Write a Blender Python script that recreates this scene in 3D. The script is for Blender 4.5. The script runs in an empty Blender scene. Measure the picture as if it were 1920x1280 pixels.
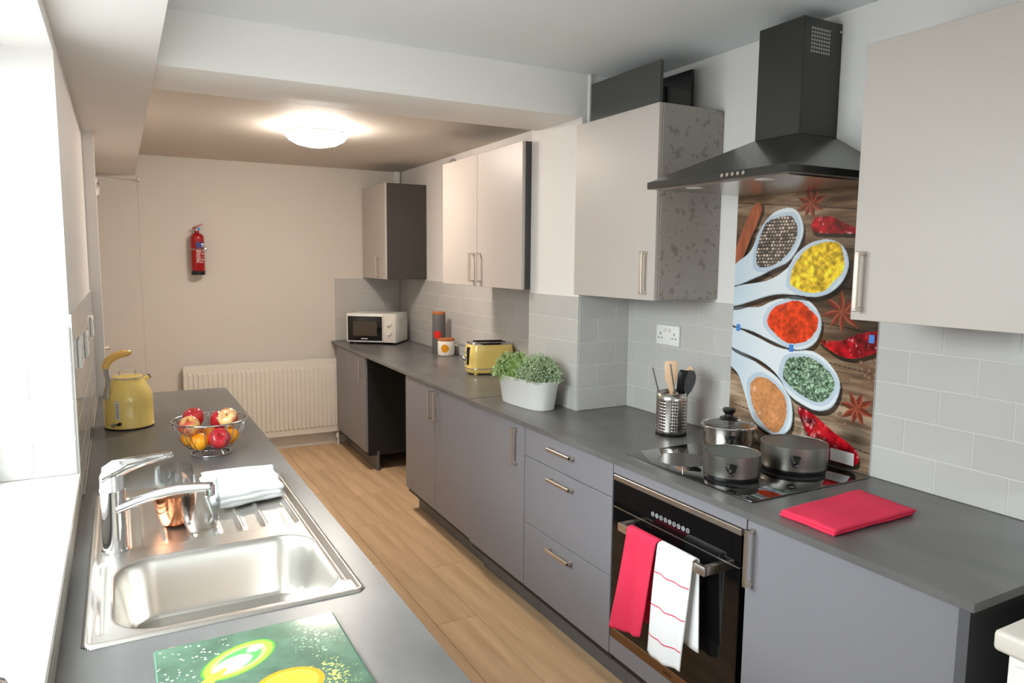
import bpy, bmesh, math, random
import numpy as np
from mathutils import Vector, Matrix

random.seed(7)
SC = bpy.context.scene
COL = SC.collection

# ------------------------------------------------------------------ camera
ZC = 1.5702
def camera():
    cd = bpy.data.cameras.new('camera'); co = bpy.data.objects.new('camera', cd); COL.objects.link(co)
    yaw, pit, rol = [math.radians(a) for a in (28.6342, 6.3712, 0.5283)]
    fw = Vector((math.sin(yaw)*math.cos(pit), math.cos(yaw)*math.cos(pit), -math.sin(pit)))
    rt = Vector((math.cos(yaw), -math.sin(yaw), 0)); up = rt.cross(fw)
    r2 = rt*math.cos(rol) + up*math.sin(rol); u2 = -rt*math.sin(rol) + up*math.cos(rol)
    m = Matrix((r2, u2, -fw)).transposed().to_4x4(); m.translation = (0, 0, ZC)
    co.matrix_world = m
    cd.sensor_width = 36; cd.lens = 1349.99/1920*36; cd.clip_start = .02
    SC.camera = co
camera()

# ------------------------------------------------------------------ world, daylight, exposure
w = bpy.data.worlds.new('daylight'); SC.world = w; w.use_nodes = True
w.node_tree.nodes['Background'].inputs[0].default_value = (.93, .97, 1.0, 1)
w.node_tree.nodes['Background'].inputs[1].default_value = 2.4
def area(name, loc, rot, sx, sy, power, color):
    l = bpy.data.lights.new(name, 'AREA'); l.shape = 'RECTANGLE'; l.size = sx; l.size_y = sy
    l.energy = power; l.color = color
    o = bpy.data.objects.new(name, l); COL.objects.link(o); o.location = loc; o.rotation_euler = rot
    return o
# daylight outside the side window and outside the glazed opening behind the camera
area('daylight_side_window', (-1.30, 1.6, 2.45), (0, -math.radians(52), 0), 1.9, 2.6, 185, (.90, .95, 1.0))
area('daylight_rear_window', (1.05, -2.75, 1.45), (math.pi/2, 0, math.pi), 2.0, 1.9, 275, (.95, .975, 1.0))
vs = SC.view_settings
vs.view_transform = 'Standard'; vs.look = 'None'; vs.gamma = 1; vs.use_curve_mapping = False
vs.exposure = 0.8

# ------------------------------------------------------------------ dimensions (metres)
T = .884            # worktop height
TH = .02
XF, XW = 1.503, 2.128       # right worktop front, right wall
XF2, XW2 = 1.515, 2.14      # the same beyond the pier
XL, XLW = .478, -.126       # left worktop front, left wall
YB = 6.072                  # back wall
CE, CE2 = 2.39, 2.325       # ceilings
PX, PY0, PY1 = 1.838, 2.735, 3.178   # pier
TT = 1.412                  # top of the wall tiles
BM = 2.205                  # underside of the beam
BK = 2.173                  # underside of the bulkhead

# ------------------------------------------------------------------ materials
def lin(c):
    return tuple(((v/255)/12.92 if v/255 <= .04045 else ((v/255+.055)/1.055)**2.4) for v in c)
MATS = {}
def mat(name, rgb=(128,128,128), rough=.5, metal=0., rgb2=None, scale=8., stretch=None, bump=0., bscale=60., coat=0.,
        emit=None, estr=0., spec=.5, lo=.4, hi=.62, detail=4., rand=0., trans=0., ior=1.45, subs=0., sheen=0., aniso=0.):
    if name in MATS: return MATS[name]
    m = bpy.data.materials.new(name); m.use_nodes = True; nt = m.node_tree; N = nt.nodes; L = nt.links
    b = N['Principled BSDF']
    b.inputs['Base Color'].default_value = (*lin(rgb), 1)
    b.inputs['Roughness'].default_value = rough; b.inputs['Metallic'].default_value = metal
    b.inputs['Coat Weight'].default_value = coat; b.inputs['Coat Roughness'].default_value = .06
    b.inputs['Specular IOR Level'].default_value = spec; b.inputs['IOR'].default_value = ior
    b.inputs['Transmission Weight'].default_value = trans; b.inputs['Sheen Weight'].default_value = sheen
    b.inputs['Anisotropic'].default_value = aniso
    if emit:
        b.inputs['Emission Color'].default_value = (*lin(emit), 1); b.inputs['Emission Strength'].default_value = estr
    tc = N.new('ShaderNodeTexCoord')
    def mapped(sc):
        mp = N.new('ShaderNodeMapping'); mp.inputs['Scale'].default_value = sc
        L.new(tc.outputs['Object'], mp.inputs['Vector']); return mp.outputs['Vector']
    if rgb2:
        n = N.new('ShaderNodeTexNoise'); n.inputs['Scale'].default_value = scale; n.inputs['Detail'].default_value = detail
        L.new(mapped(stretch or (1,1,1)), n.inputs['Vector'])
        r = N.new('ShaderNodeValToRGB'); r.color_ramp.elements[0].position = lo; r.color_ramp.elements[1].position = hi
        r.color_ramp.elements[0].color = (*lin(rgb), 1); r.color_ramp.elements[1].color = (*lin(rgb2), 1)
        L.new(n.outputs['Fac'], r.inputs['Fac']); out = r.outputs['Color']
    else: out = None
    if rand:
        oi = N.new('ShaderNodeObjectInfo'); mr = N.new('ShaderNodeMapRange')
        mr.inputs['To Min'].default_value = 1-rand; mr.inputs['To Max'].default_value = 1+rand
        L.new(oi.outputs['Random'], mr.inputs['Value'])
        mx = N.new('ShaderNodeMix'); mx.data_type = 'RGBA'; mx.blend_type = 'MULTIPLY'; mx.inputs[0].default_value = 1
        if out: L.new(out, mx.inputs[6])
        else: mx.inputs[6].default_value = (*lin(rgb), 1)
        L.new(mr.outputs['Result'], mx.inputs[7]); out = mx.outputs[2]
    if out: L.new(out, b.inputs['Base Color'])
    if bump:
        n2 = N.new('ShaderNodeTexNoise'); n2.inputs['Scale'].default_value = bscale; n2.inputs['Detail'].default_value = 3
        L.new(mapped(stretch or (1,1,1)), n2.inputs['Vector'])
        bp = N.new('ShaderNodeBump'); bp.inputs['Strength'].default_value = bump; bp.inputs['Distance'].default_value = .004
        L.new(n2.outputs['Fac'], bp.inputs['Height']); L.new(bp.outputs['Normal'], b.inputs['Normal'])
    MATS[name] = m
    return m
def mat_print(name, rough=.2, coat=.0):
    if name in MATS: return MATS[name]
    m = bpy.data.materials.new(name); m.use_nodes = True; N = m.node_tree.nodes
    a = N.new('ShaderNodeAttribute'); a.attribute_name = 'print'
    b = N['Principled BSDF']; b.inputs['Roughness'].default_value = rough; b.inputs['Coat Weight'].default_value = coat
    m.node_tree.links.new(a.outputs['Color'], b.inputs['Base Color']); MATS[name] = m
    return m
def mat_clear(name, tint=(255,255,255), rough=0., ior=1.45, base=.0, edge=0.35):
    # thin clear glass: lets light straight through, reflects more at grazing angles
    if name in MATS: return MATS[name]
    m = bpy.data.materials.new(name); m.use_nodes = True; nt = m.node_tree; N = nt.nodes; L = nt.links
    N.remove(N['Principled BSDF'])
    t = N.new('ShaderNodeBsdfTransparent'); t.inputs[0].default_value = (*lin(tint), 1)
    g = N.new('ShaderNodeBsdfGlossy'); g.inputs['Roughness'].default_value = max(rough, .02)
    f = N.new('ShaderNodeLayerWeight'); f.inputs[0].default_value = edge
    mx = N.new('ShaderNodeMixShader'); L.new(f.outputs['Facing'], mx.inputs[0])
    p = N.new('ShaderNodeMath'); p.operation = 'POWER'; p.inputs[1].default_value = 3.0
    L.new(f.outputs['Facing'], p.inputs[0])
    ad = N.new('ShaderNodeMath'); ad.operation = 'ADD'; ad.inputs[1].default_value = .04+base; ad.use_clamp = True
    L.new(p.outputs[0], ad.inputs[0]); L.new(ad.outputs[0], mx.inputs[0])
    L.new(t.outputs[0], mx.inputs[1]); L.new(g.outputs[0], mx.inputs[2]); L.new(mx.outputs[0], N['Material Output'].inputs[0])
    MATS[name] = m
    return m

mat('wall_paint', (226,221,217), .62, bump=.04, bscale=120)
mat('rear_ceiling_dimmed', (206,197,187), .7, bump=.05, bscale=90)  # ceiling paint darkened: the dimmer far end is put into its colour
mat('beam_brightened', (240,236,232), .62, bump=.04, bscale=120)  # wall paint lightened so the beam front looks better lit
mat('back_wall_tone', (216,209,199), .62, bump=.04, bscale=120)  # warmer, slightly darker copy of the wall paint
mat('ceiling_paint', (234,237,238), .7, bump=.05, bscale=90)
mat('white_trim', (236,233,227), .35)
mat('tile', (190,187,183), .1, rand=.03)
mat('grout', (212,209,204), .8)
mat('oak', (222,188,148), .42, rgb2=(196,158,118), scale=2.6, stretch=(7,.55,1), bump=.06, bscale=14, rand=.09, lo=.36, hi=.7, detail=8)
mat('door_light', (184,175,168), .4)
mat('door_grey', (129,127,132), .42)
mat('door_edge', (88,87,90), .45)
mat('unit_side', (66,62,59), .45)
mat('carcass_dark', (30,31,30), .5)
mat('worktop', (92,91,90), .32, rgb2=(112,110,108), scale=7, stretch=(1,.5,1), lo=.35, hi=.7, bump=.04, bscale=220, detail=9, spec=.55)
mat('side_slate', (160,152,144), .34, rgb2=(134,126,119), scale=38, lo=.56, hi=.64, detail=9)
mat('plinth', (108,105,105), .5)
mat('nickel', (222,212,200), .36, 1.)
mat('steel', (186,182,176), .24, 1., bump=.03, bscale=300, stretch=(1,18,1))
mat('sink_steel', (208,204,198), .33, 1., bump=.02, bscale=400)
mat('chrome', (226,226,228), .07, 1.)
mat('black_glass', (10,10,11), .04, coat=.3)
mat('hob_glass', (9,9,10), .025, coat=1., ior=1.9)
mat('hood_black', (58,59,55), .28, .5, coat=.3)
mat('black_plastic', (20,20,21), .35)
mat('yellow_enamel', (253,220,124), .22, coat=.4)
mat('yellow_handle', (226,180,92), .3, coat=.2)
mat('white_enamel', (236,234,230), .3, coat=.2)
mat('white_plastic', (238,236,231), .4)
mat('cream_plastic', (222,214,204), .4)
mat('pan_grey', (138,135,128), .34, .9)
mat('pan_inside', (92,94,89), .45, .3)
mat('red_cloth', (224,48,82), .85, bump=.25, bscale=500)
mat('white_cloth', (240,240,240), .85, sheen=.3, bump=.2, bscale=500)
mat('wood_light', (226,186,150), .5)
mat('cork', (178,104,58), .55)
mat('black_silicone', (14,14,15), .3)
mat('radiator', (232,226,215), .4)
mat('ext_red', (158,8,14), .2, coat=.4)
mat('copper', (226,150,110), .12, 1.)
mat('canister_grey', (96,94,93), .4)
mat('ceramic_white', (232,226,216), .25, coat=.3)
mat('paint_red', (214,36,24), .4)
mat('paint_amber', (222,148,20), .4)
mat('tape_blue', (66,128,204), .5)
mat('label_white', (228,226,228), .6)
mat('ink_dark', (40,30,26), .5)
mat('ink_white', (205,205,208), .5)
mat('zone_line', (74,72,70), .2)
mat('wire', (206,206,208), .15, 1.)
mat('soil', (52,40,30), .9)
mat('herb_leaf', (152,174,114), .6, rgb2=(188,204,150), scale=40, rand=0)
mat('herb_grass', (142,182,80), .6, rgb2=(172,206,110), scale=40)
mat('herb_thyme', (156,176,132), .65, rgb2=(188,202,164), scale=50)
mat('herb_stem', (90,110,60), .7)
mat('window_frame', (240,240,238), .35)
mat_clear('pane_glass', (250,253,252))
mat_clear('clear_glass', (246,248,248), base=-.01, edge=.4)
mat('lamp_glow', (255,250,240), .4, emit=(255,245,233), estr=50.)
mat('maroon', (38,8,18), .3)
mat('sealant', (150,145,136), .5)
mat('vent_grey', (168,162,154), .5)
mat_print('print_gloss', .08, .3); mat_print('print_matt', .3)

# ------------------------------------------------------------------ mesh helpers
def root_of(o):
    while o.parent: o = o.parent
    return o
class MB:
    def __init__(s): s.v = []; s.f = []
    def add(s, vs, fs):
        n = len(s.v); s.v += [tuple(p) for p in vs]; s.f += [tuple(n+i for i in f) for f in fs]; return s
    def bm(s, bm):
        bm.verts.index_update(); s.add([v.co[:] for v in bm.verts], [[v.index for v in f.verts] for f in bm.faces]); bm.free(); return s
    def box(s, x0, x1, y0, y1, z0, z1, bev=0., seg=2):
        bm = bmesh.new(); bmesh.ops.create_cube(bm, size=1)
        for v in bm.verts:
            v.co = Vector(((x0+x1)/2+v.co.x*(x1-x0), (y0+y1)/2+v.co.y*(y1-y0), (z0+z1)/2+v.co.z*(z1-z0)))
        if bev: bmesh.ops.bevel(bm, geom=bm.edges[:], offset=bev, segments=seg, profile=.5, affect='EDGES', clamp_overlap=True)
        return s.bm(bm)
    def tube(s, pts, r, n=10, caps=True, closed=False):
        pts = [Vector(p) for p in pts]; m = len(pts); rs = r if isinstance(r, (list, tuple)) else [r]*m
        rings = []; prev = None
        for i, p in enumerate(pts):
            a = pts[(i-1) % m] if (i or closed) else p; b = pts[(i+1) % m] if (i < m-1 or closed) else p
            t = (b-a).normalized()
            if prev is None:
                u = t.cross(Vector((0,0,1)));
                if u.length < 1e-3: u = t.cross(Vector((1,0,0)))
                u.normalize()
            else:
                u = (prev - t*prev.dot(t)); u.normalize()
            prev = u; q = t.cross(u)
            rings.append([p+(u*math.cos(k*2*math.pi/n)+q*math.sin(k*2*math.pi/n))*rs[i] for k in range(n)])
        vs = [v for r_ in rings for v in r_]; fs = []
        for i in range(m if closed else m-1):
            j = (i+1) % m
            for k in range(n): fs.append((i*n+k, i*n+(k+1) % n, j*n+(k+1) % n, j*n+k))
        if caps and not closed: fs += [tuple(range(n))[::-1], tuple((m-1)*n+k for k in range(n))]
        return s.add(vs, fs)
    def lathe(s, prof, c=(0,0,0), n=40, sx=1., sy=1., ang=2*math.pi):
        vs = []; fs = []; m = len(prof)
        for (r, z) in prof:
            for k in range(n): a = k*2*math.pi/n; vs.append((c[0]+r*sx*math.cos(a), c[1]+r*sy*math.sin(a), c[2]+z))
        for i in range(m-1):
            for k in range(n): fs.append((i*n+k, i*n+(k+1) % n, (i+1)*n+(k+1) % n, (i+1)*n+k))
        if prof[0][0] > 1e-6: fs.append(tuple(range(n))[::-1])
        if prof[-1][0] > 1e-6: fs.append(tuple((m-1)*n+k for k in range(n)))
        return s.add(vs, fs)
    def loft(s, rings, caps=True):
        n = len(rings[0]); vs = [p for r in rings for p in r]; fs = []
        for i in range(len(rings)-1):
            for k in range(n): fs.append((i*n+k, i*n+(k+1) % n, (i+1)*n+(k+1) % n, (i+1)*n+k))
        if caps: fs += [tuple(range(n))[::-1], tuple((len(rings)-1)*n+k for k in range(n))]
        return s.add(vs, fs)
    def grid(s, f, nu, nv):
        vs = [f(i/nu, j/nv) for j in range(nv+1) for i in range(nu+1)]
        fs = [(j*(nu+1)+i, j*(nu+1)+i+1, (j+1)*(nu+1)+i+1, (j+1)*(nu+1)+i) for j in range(nv) for i in range(nu)]
        return s.add(vs, fs)
    def rot(s, m, a=0):
        s.v = s.v[:a] + [tuple(m @ Vector(p)) for p in s.v[a:]]; return s
    def build(s, name, mname, parent=None, ang=35, loc=None, fix=True):
        me = bpy.data.meshes.new(name)
        off = Vector((0,0,0))
        if parent is not None and fix: off = root_of(parent).location.copy()
        if loc is not None: off = Vector(loc)
        me.from_pydata([tuple(Vector(p)-off) for p in s.v], [], s.f)
        b = bmesh.new(); b.from_mesh(me); bmesh.ops.remove_doubles(b, verts=b.verts, dist=1e-6); bmesh.ops.recalc_face_normals(b, faces=b.faces); b.to_mesh(me); b.free()
        me.shade_smooth(); me.set_sharp_from_angle(angle=math.radians(ang))
        me.materials.append(MATS[mname])
        o = bpy.data.objects.new(name, me); COL.objects.link(o)
        if parent is not None: o.parent = parent
        elif loc is not None: o.location = loc
        return o
def B(*a, **k): return MB().box(*a, **k)
def tag(o, label=None, cat=None, group=None, kind=None):
    if label: o['label'] = label
    if cat: o['category'] = cat
    if group: o['group'] = group
    if kind: o['kind'] = kind
    return o
def thing(name, label, cat, loc=(0,0,0), rz=0., group=None):
    o = bpy.data.objects.new(name, None); COL.objects.link(o); o.location = loc; o.rotation_euler = (0,0,rz); o.empty_display_size = .05
    return tag(o, label, cat, group)
def struct(name, mb, mname, ang=35): return tag(mb.build(name, mname, ang=ang), kind='structure')
def rrect(w, h, r, n=6):
    pts = []
    for cx, cy, a0 in ((w/2-r, h/2-r, 0), (-w/2+r, h/2-r, 90), (-w/2+r, -h/2+r, 180), (w/2-r, -h/2+r, 270)):
        for k in range(n+1): a = math.radians(a0+90*k/n); pts.append((cx+r*math.cos(a), cy+r*math.sin(a)))
    return pts
def arc(c, r, a0, a1, n, plane='xz'):
    out = []
    for k in range(n+1):
        a = math.radians(a0+(a1-a0)*k/n); p = (r*math.cos(a), r*math.sin(a))
        out.append({'xz': (c[0]+p[0], c[1], c[2]+p[1]), 'xy': (c[0]+p[0], c[1]+p[1], c[2]), 'yz': (c[0], c[1]+p[0], c[2]+p[1])}[plane])
    return out
def vnoise(x, y, seed=0):
    rs = np.random.RandomState(seed); g = rs.rand(64, 64)
    xi = np.floor(x).astype(int); yi = np.floor(y).astype(int); fx = x-xi; fy = y-yi
    fx = fx*fx*(3-2*fx); fy = fy*fy*(3-2*fy)
    a = g[yi % 64, xi % 64]; b = g[yi % 64, (xi+1) % 64]; c = g[(yi+1) % 64, xi % 64]; d = g[(yi+1) % 64, (xi+1) % 64]
    return (a*(1-fx)+b*fx)*(1-fy)+(c*(1-fx)+d*fx)*fy
def fbm(x, y, seed=0, o=4):
    t = 0; amp = .5
    for k in range(o): t = t+amp*vnoise(x*2**k, y*2**k, seed+k); amp *= .5
    return t
def smooth_poly(p, n=7):
    out = []; m = len(p)
    for i in range(m):
        a, b, c, d = [np.array(p[(i+k) % m], float) for k in (-1, 0, 1, 2)]
        for k in range(n):
            t = k/n; out.append(.5*((2*b)+(c-a)*t+(2*a-5*b+4*c-d)*t*t+(-a+3*b-3*c+d)*t**3))
    return np.array(out)
def inside(U, V, poly):
    r = np.zeros(U.shape, bool); m = len(poly)
    for i in range(m):
        (x1, y1), (x2, y2) = poly[i], poly[(i+1) % m]
        if y1 == y2: continue
        r ^= ((V > min(y1, y2)) & (V <= max(y1, y2)) & (U < (V-y1)/(y2-y1)*(x2-x1)+x1))
    return r
def print_mesh(name, mname, nu, nv, pos, colour, parent, fix=True):
    # a flat printed sheet: the picture is carried by a colour attribute on its own vertices
    u, v = np.meshgrid(np.linspace(0, 1, nu), np.linspace(0, 1, nv))
    P = pos(u, v); C = colour(u, v)
    me = bpy.data.meshes.new(name); off = root_of(parent).location if fix else Vector((0,0,0))
    i = np.arange((nu-1)*(nv-1)); a = (i//(nu-1))*nu + i % (nu-1)
    F = np.stack([a, a+1, a+nu+1, a+nu], 1)
    me.vertices.add(nu*nv); me.vertices.foreach_set('co', (P.reshape(-1,3)-np.array(off)).ravel().astype(np.float32))
    me.loops.add(F.size); me.loops.foreach_set('vertex_index', F.ravel().astype(np.int32))
    me.polygons.add(len(F)); me.polygons.foreach_set('loop_start', np.arange(0, F.size, 4, dtype=np.int32))
    me.update(calc_edges=True); me.validate()
    at = me.color_attributes.new('print', 'FLOAT_COLOR', 'POINT')
    c = C.reshape(-1,3)/255.; c = np.where(c <= .04045, c/12.92, ((np.clip(c, 0, 1)+.055)/1.055)**2.4)
    at.data.foreach_set('color', np.concatenate([c, np.ones((len(c),1))], 1).ravel().astype(np.float32))
    me.materials.append(MATS[mname]); o = bpy.data.objects.new(name, me); COL.objects.link(o); o.parent = parent
    return o
def text(body, size, mname, parent, M, name='lettering'):
    c = bpy.data.curves.new('t', 'FONT'); c.body = body; c.size = size; c.align_x = 'CENTER'; c.extrude = .0004
    o = bpy.data.objects.new('t', c); COL.objects.link(o); dg = bpy.context.evaluated_depsgraph_get(); dg.update()
    me = bpy.data.meshes.new_from_object(o.evaluated_get(dg)); bpy.data.objects.remove(o)
    me.transform(M); me.materials.clear(); me.materials.append(MATS[mname])
    o = bpy.data.objects.new(name, me); COL.objects.link(o); o.parent = parent
    return o

# ------------------------------------------------------------------ the room shell
floor = struct('floor', B(-.6, 2.6, -2.4, 6.3, -.1, -.012), 'oak')
_pl = {}
PW, PLEN = .192, 1.285
k = 0
for i in range(13):
    x0 = -.2+i*PW
    y = -2.4 + (i*.43 % 1.0)*PLEN - PLEN
    while y < YB:
        a, b = max(y, -2.3), min(y+PLEN, YB+.03)
        if b-a > .02 and x0 < 2.2:
            key = round(b-a, 3)
            if key not in _pl:
                o = B(0, PW-.0012, 0, b-a-.0012, -.012, 0, bev=.0009, seg=1).build('plank', 'oak'); _pl[key] = o.data
            else:
                o = bpy.data.objects.new('plank', _pl[key]); COL.objects.link(o)
            o.parent = floor; o.location = (x0, a, 0)
        y += PLEN

LT = .30
lw = MB()
lw.box(XLW-LT, XLW, -2.4, 2.35, -.1, .935)                 # below the window
lw.box(XLW-LT, XLW, -2.4, 2.35, 2.117, 2.5)                # over the window
lw.box(XLW-LT, XLW, -2.4, .85, .9, 2.2)
lw.box(XLW-LT, XLW, 2.35, 4.075, -.1, 2.5)
lw.box(XLW-LT, -.076, 4.075, 4.16, -.1, 2.5)               # nib before the doorway
lw.box(XLW-LT, -.112, 4.16, 4.40, -.1, 2.5); lw.box(XLW-LT, -.112, 5.26, 6.3, -.1, 2.5); lw.box(XLW-LT, -.112, 4.40, 5.26, 2.03, 2.5)
lw.box(XLW-LT, -.16, 4.40, 5.26, -.1, 2.03)
wall_left = struct('wall_left', lw, 'wall_paint')
wall_right = struct('wall_right', B(XW, XW+.35, -2.4, PY0+.2, -.1, 2.5), 'wall_paint')
wall_right_far = struct('wall_right.001', B(XW2, XW2+.32, PY0+.1, 6.3, -.1, 2.5), 'wall_paint')
FAR = [wall_right_far]
def turn_far():
    # the run beyond the pier is not quite square to the rest: turn it about its near front corner
    pv = Vector((XF2, PY1+.03, 0)); M_ = Matrix.Translation(pv) @ Matrix.Rotation(math.radians(-1.0), 4, 'Z') @ Matrix.Translation(-pv)
    for o in FAR:
        o.location = M_ @ o.location; o.rotation_euler.z += math.radians(-1.0)
wall_pier = struct('wall_pier', B(PX, XW2+.05, PY0, PY1, -.05, 2.45), 'wall_paint')
wall_back = struct('wall_back', MB().box(.155, 2.5, YB, YB+.3, -.1, 2.5).box(-.5, .16, YB+.004, YB+.3, -.1, 2.5), 'back_wall_tone')
wf = MB().box(-.5, .1, -2.6, -2.4, -.1, 2.5).box(2.0, 2.5, -2.6, -2.4, -.1, 2.5).box(.05, 2.05, -2.6, -2.4, 2.25, 2.5).box(.05, 2.05, -2.6, -2.4, -.1, .55)
wall_front = struct('wall_front', wf, 'wall_paint')
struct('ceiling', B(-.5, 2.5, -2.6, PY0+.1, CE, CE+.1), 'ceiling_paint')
struct('ceiling.001', B(-.5, 2.5, 3.0, 6.3, CE2, CE2+.1), 'rear_ceiling_dimmed')
struct('trim_1', B(-.3, XW2+.02, PY0-.004, 3.125, BM, CE+.08, bev=.004), 'beam_brightened')          # beam across the room
tb = MB(); tb.add([(XLW-.02, -2.4, BK), (.125, -2.4, BK), (.14, 6.1, BK), (XLW-.02, 6.1, BK), (XLW-.02, -2.4, CE+.05), (.125, -2.4, CE+.05), (.14, 6.1, CE+.05), (XLW-.02, 6.1, CE+.05)],
       [(0,1,2,3), (4,5,6,7), (0,1,5,4), (1,2,6,5), (2,3,7,6), (3,0,4,7)])
struct('trim_2', tb, 'wall_paint')                                                               # bulkhead along the window wall
struct('trim_3', B(2.125, 2.175, YB-.045, YB-.002, 2.165, CE2, bev=.004), 'white_trim')            # pipe boxing in the corner
struct('trim_4', B(PX+.02, PX+.032, PY0-.022, PY0-.006, 2.165, CE, bev=.003), 'white_trim')      # cable cover beside the beam
struct('baseboard_back', B(.1, 1.75, YB-.018, YB-.001, 0, .105, bev=.004), 'white_trim')
struct('baseboard_left', MB().box(-.111, -.095, 5.30, YB-.03, 0, .105, bev=.004), 'white_trim')

# side window: sill, frame, panes
win = tag(thing('window_1', None, None, (XLW-.26, 1.05, .935)), kind='structure')
fr = MB()
fx0, fx1 = XLW-.29, XLW-.225
for y0, y1 in ((.85, .915), (1.565, 1.635), (2.285, 2.35)): fr.box(fx0, fx1, y0, y1, .955, 2.117, bev=.006)
fr.box(fx0, fx1, .85, 2.35, .955, 1.02, bev=.006).box(fx0, fx1, .85, 2.35, 2.052, 2.117, bev=.006)
fr.build('window_frame', 'window_frame', win)
for y0, y1 in ((.915, 1.565), (1.635, 2.285)):
    B(XLW-.262, XLW-.256, y0, y1, 1.02, 2.052).build('pane', 'pane_glass', win)
B(XLW-.295, XLW+.006, .85, 2.349, .936, .956, bev=.004).build('window_sill', 'white_trim', win)
win2 = tag(thing('window_2', None, None, (1.05, -2.5, .55)), kind='structure')
fr = MB()
for x0, x1 in ((.1, .17), (1.015, 1.085), (1.93, 2.0)): fr.box(x0, x1, -2.53, -2.46, .55, 2.25, bev=.006)
fr.box(.1, 2.0, -2.53, -2.46, .55, .62, bev=.006).box(.1, 2.0, -2.53, -2.46, 2.18, 2.25, bev=.006)
fr.build('window_frame', 'window_frame', win2)
for x0, x1 in ((.17, 1.015), (1.085, 1.93)): B(x0, x1, -2.5, -2.494, .62, 2.18).build('pane', 'pane_glass', win2)

# door in the window wall, past the end of the worktop
door = tag(thing('door_1', None, None, (-.13, 4.83, 0)), kind='structure')
B(-.159, -.118, 4.425, 5.235, .005, 2.0, bev=.003).build('door_leaf', 'white_trim', door)
MB().box(-.16, -.104, 4.38, 4.424, 0, 2.045, bev=.003).box(-.16, -.104, 5.236, 5.28, 0, 2.045, bev=.003).box(-.16, -.104, 4.38, 5.28, 2.0015, 2.045, bev=.003).build('door_frame', 'white_trim', door)
h = B(-.1179, -.110, 4.47, 4.51, .98, 1.14, bev=.003).tube([(-.112, 4.49, 1.075), (-.07, 4.49, 1.075), (-.063, 4.5, 1.075), (-.063, 4.60, 1.075)], .008)
h.build('lever_handle', 'nickel', door)
c = B(-.1179, -.075, 4.98, 5.20, 1.93, 1.99, bev=.006).build('closer_body', 'nickel', door)
MB().tube([(-.09, 5.17, 1.99), (-.09, 5.17, 2.055)], .012).tube([(-.09, 5.17, 2.05), (.135, 5.10, 2.045), (.14, 5.09, 2.045)], .0075).tube([(.14, 5.09, 2.038), (.03, 4.99, 2.036), (-.105, 4.90, 2.038)], .0065).build('closer_arm', 'chrome', c)

# ------------------------------------------------------------------ wall tiles, one object each
_tm = {}
TW, TB = .2055, (TT-T)/5
def tile(parent, axis, at, a0, a1, z0, z1, sign):
    # axis 'x': tile lies on a wall of constant x and runs along y; sign: side it faces
    g = .0013; key = (axis, sign, round(a1-a0, 3), round(z1-z0, 3))
    if a1-a0 < .008: return
    th = .007
    if key not in _tm:
        L_, H_ = a1-a0-2*g, z1-z0-2*g
        d = (0, th) if sign > 0 else (-th, 0)
        m = B(d[0], d[1], 0, L_, 0, H_, bev=.0012, seg=1) if axis == 'x' else B(0, L_, d[0], d[1], 0, H_, bev=.0012, seg=1)
        o = m.build('tile', 'tile'); _tm[key] = o.data
    else:
        o = bpy.data.objects.new('tile', _tm[key]); COL.objects.link(o)
    o.parent = parent; o.location = (at, a0+g, z0+g) if axis == 'x' else (a0+g, at, z0+g)
def tiling(parent, axis, at, lo, hi, sign, phase, z0=T, rows=5, skip=None):
    for r in range(rows):
        ph = phase + (0 if (rows-1-r) % 2 == 0 else TW/2)
        k0 = math.floor((lo-ph)/TW)
        a = ph+k0*TW
        while a < hi-1e-4:
            x0, x1 = max(a, lo), min(a+TW, hi)
            if not (skip and skip(x0, x1, r)): tile(parent, axis, at, x0, x1, z0+r*TB, z0+(r+1)*TB, sign)
            a += TW
tiling(wall_right, 'x', XW, .2, PY0-.008, -1, 1.238)
tiling(wall_right_far, 'x', XW2, PY1+.004, YB-.0, -1, 3.2)
tiling(wall_pier, 'x', PX, PY0-.0075, PY1, -1, 3.005)
tiling(wall_pier, 'y', PY0, PX, XW-.008, -1, 2.044)
tiling(wall_back, 'y', YB, 1.6, XW2+.038, -1, 1.62)
tiling(wall_left, 'x', XLW, 2.358, 4.068, 1, 2.42)
tiling(wall_left, 'y', 2.35, XLW-.225, XLW, -1, XLW-.205, z0=.956, rows=4)
def grout(parent, *b): B(*b).build('grout_bed', 'grout', parent, fix=False)
grout(wall_right, XW-.0055, XW, .2, PY0-.001, T+.001, TT-.001); grout(wall_pier, PX-.0055, PX, PY0-.006, PY1-.001, T+.001, TT-.001)
grout(wall_pier, PX-.0055, XW-.001, PY0-.0055, PY0, T+.001, TT-.001); grout(wall_back, 1.601, XW2+.04, YB-.0055, YB, T+.001, TT-.001)
grout(wall_right_far, XW2-.0055, XW2, PY1+.005, YB-.001, T+.001, TT-.001); grout(wall_left, XLW, XLW+.0055, 2.351, 4.068, T+.001, TT-.001)
grout(wall_left, XLW-.22, XLW-.0005, 2.3445, 2.35, .957, .956+4*TB-.001)
struct('trim_5', MB().box(XLW+.0005, XLW+.006, .3, 2.357, T+.001, .935), 'sealant')
struct('trim_6', MB().box(XLW+.0071, XLW+.013, 2.36, 4.07, T, T+.008, bev=.002), 'sealant')

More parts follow.
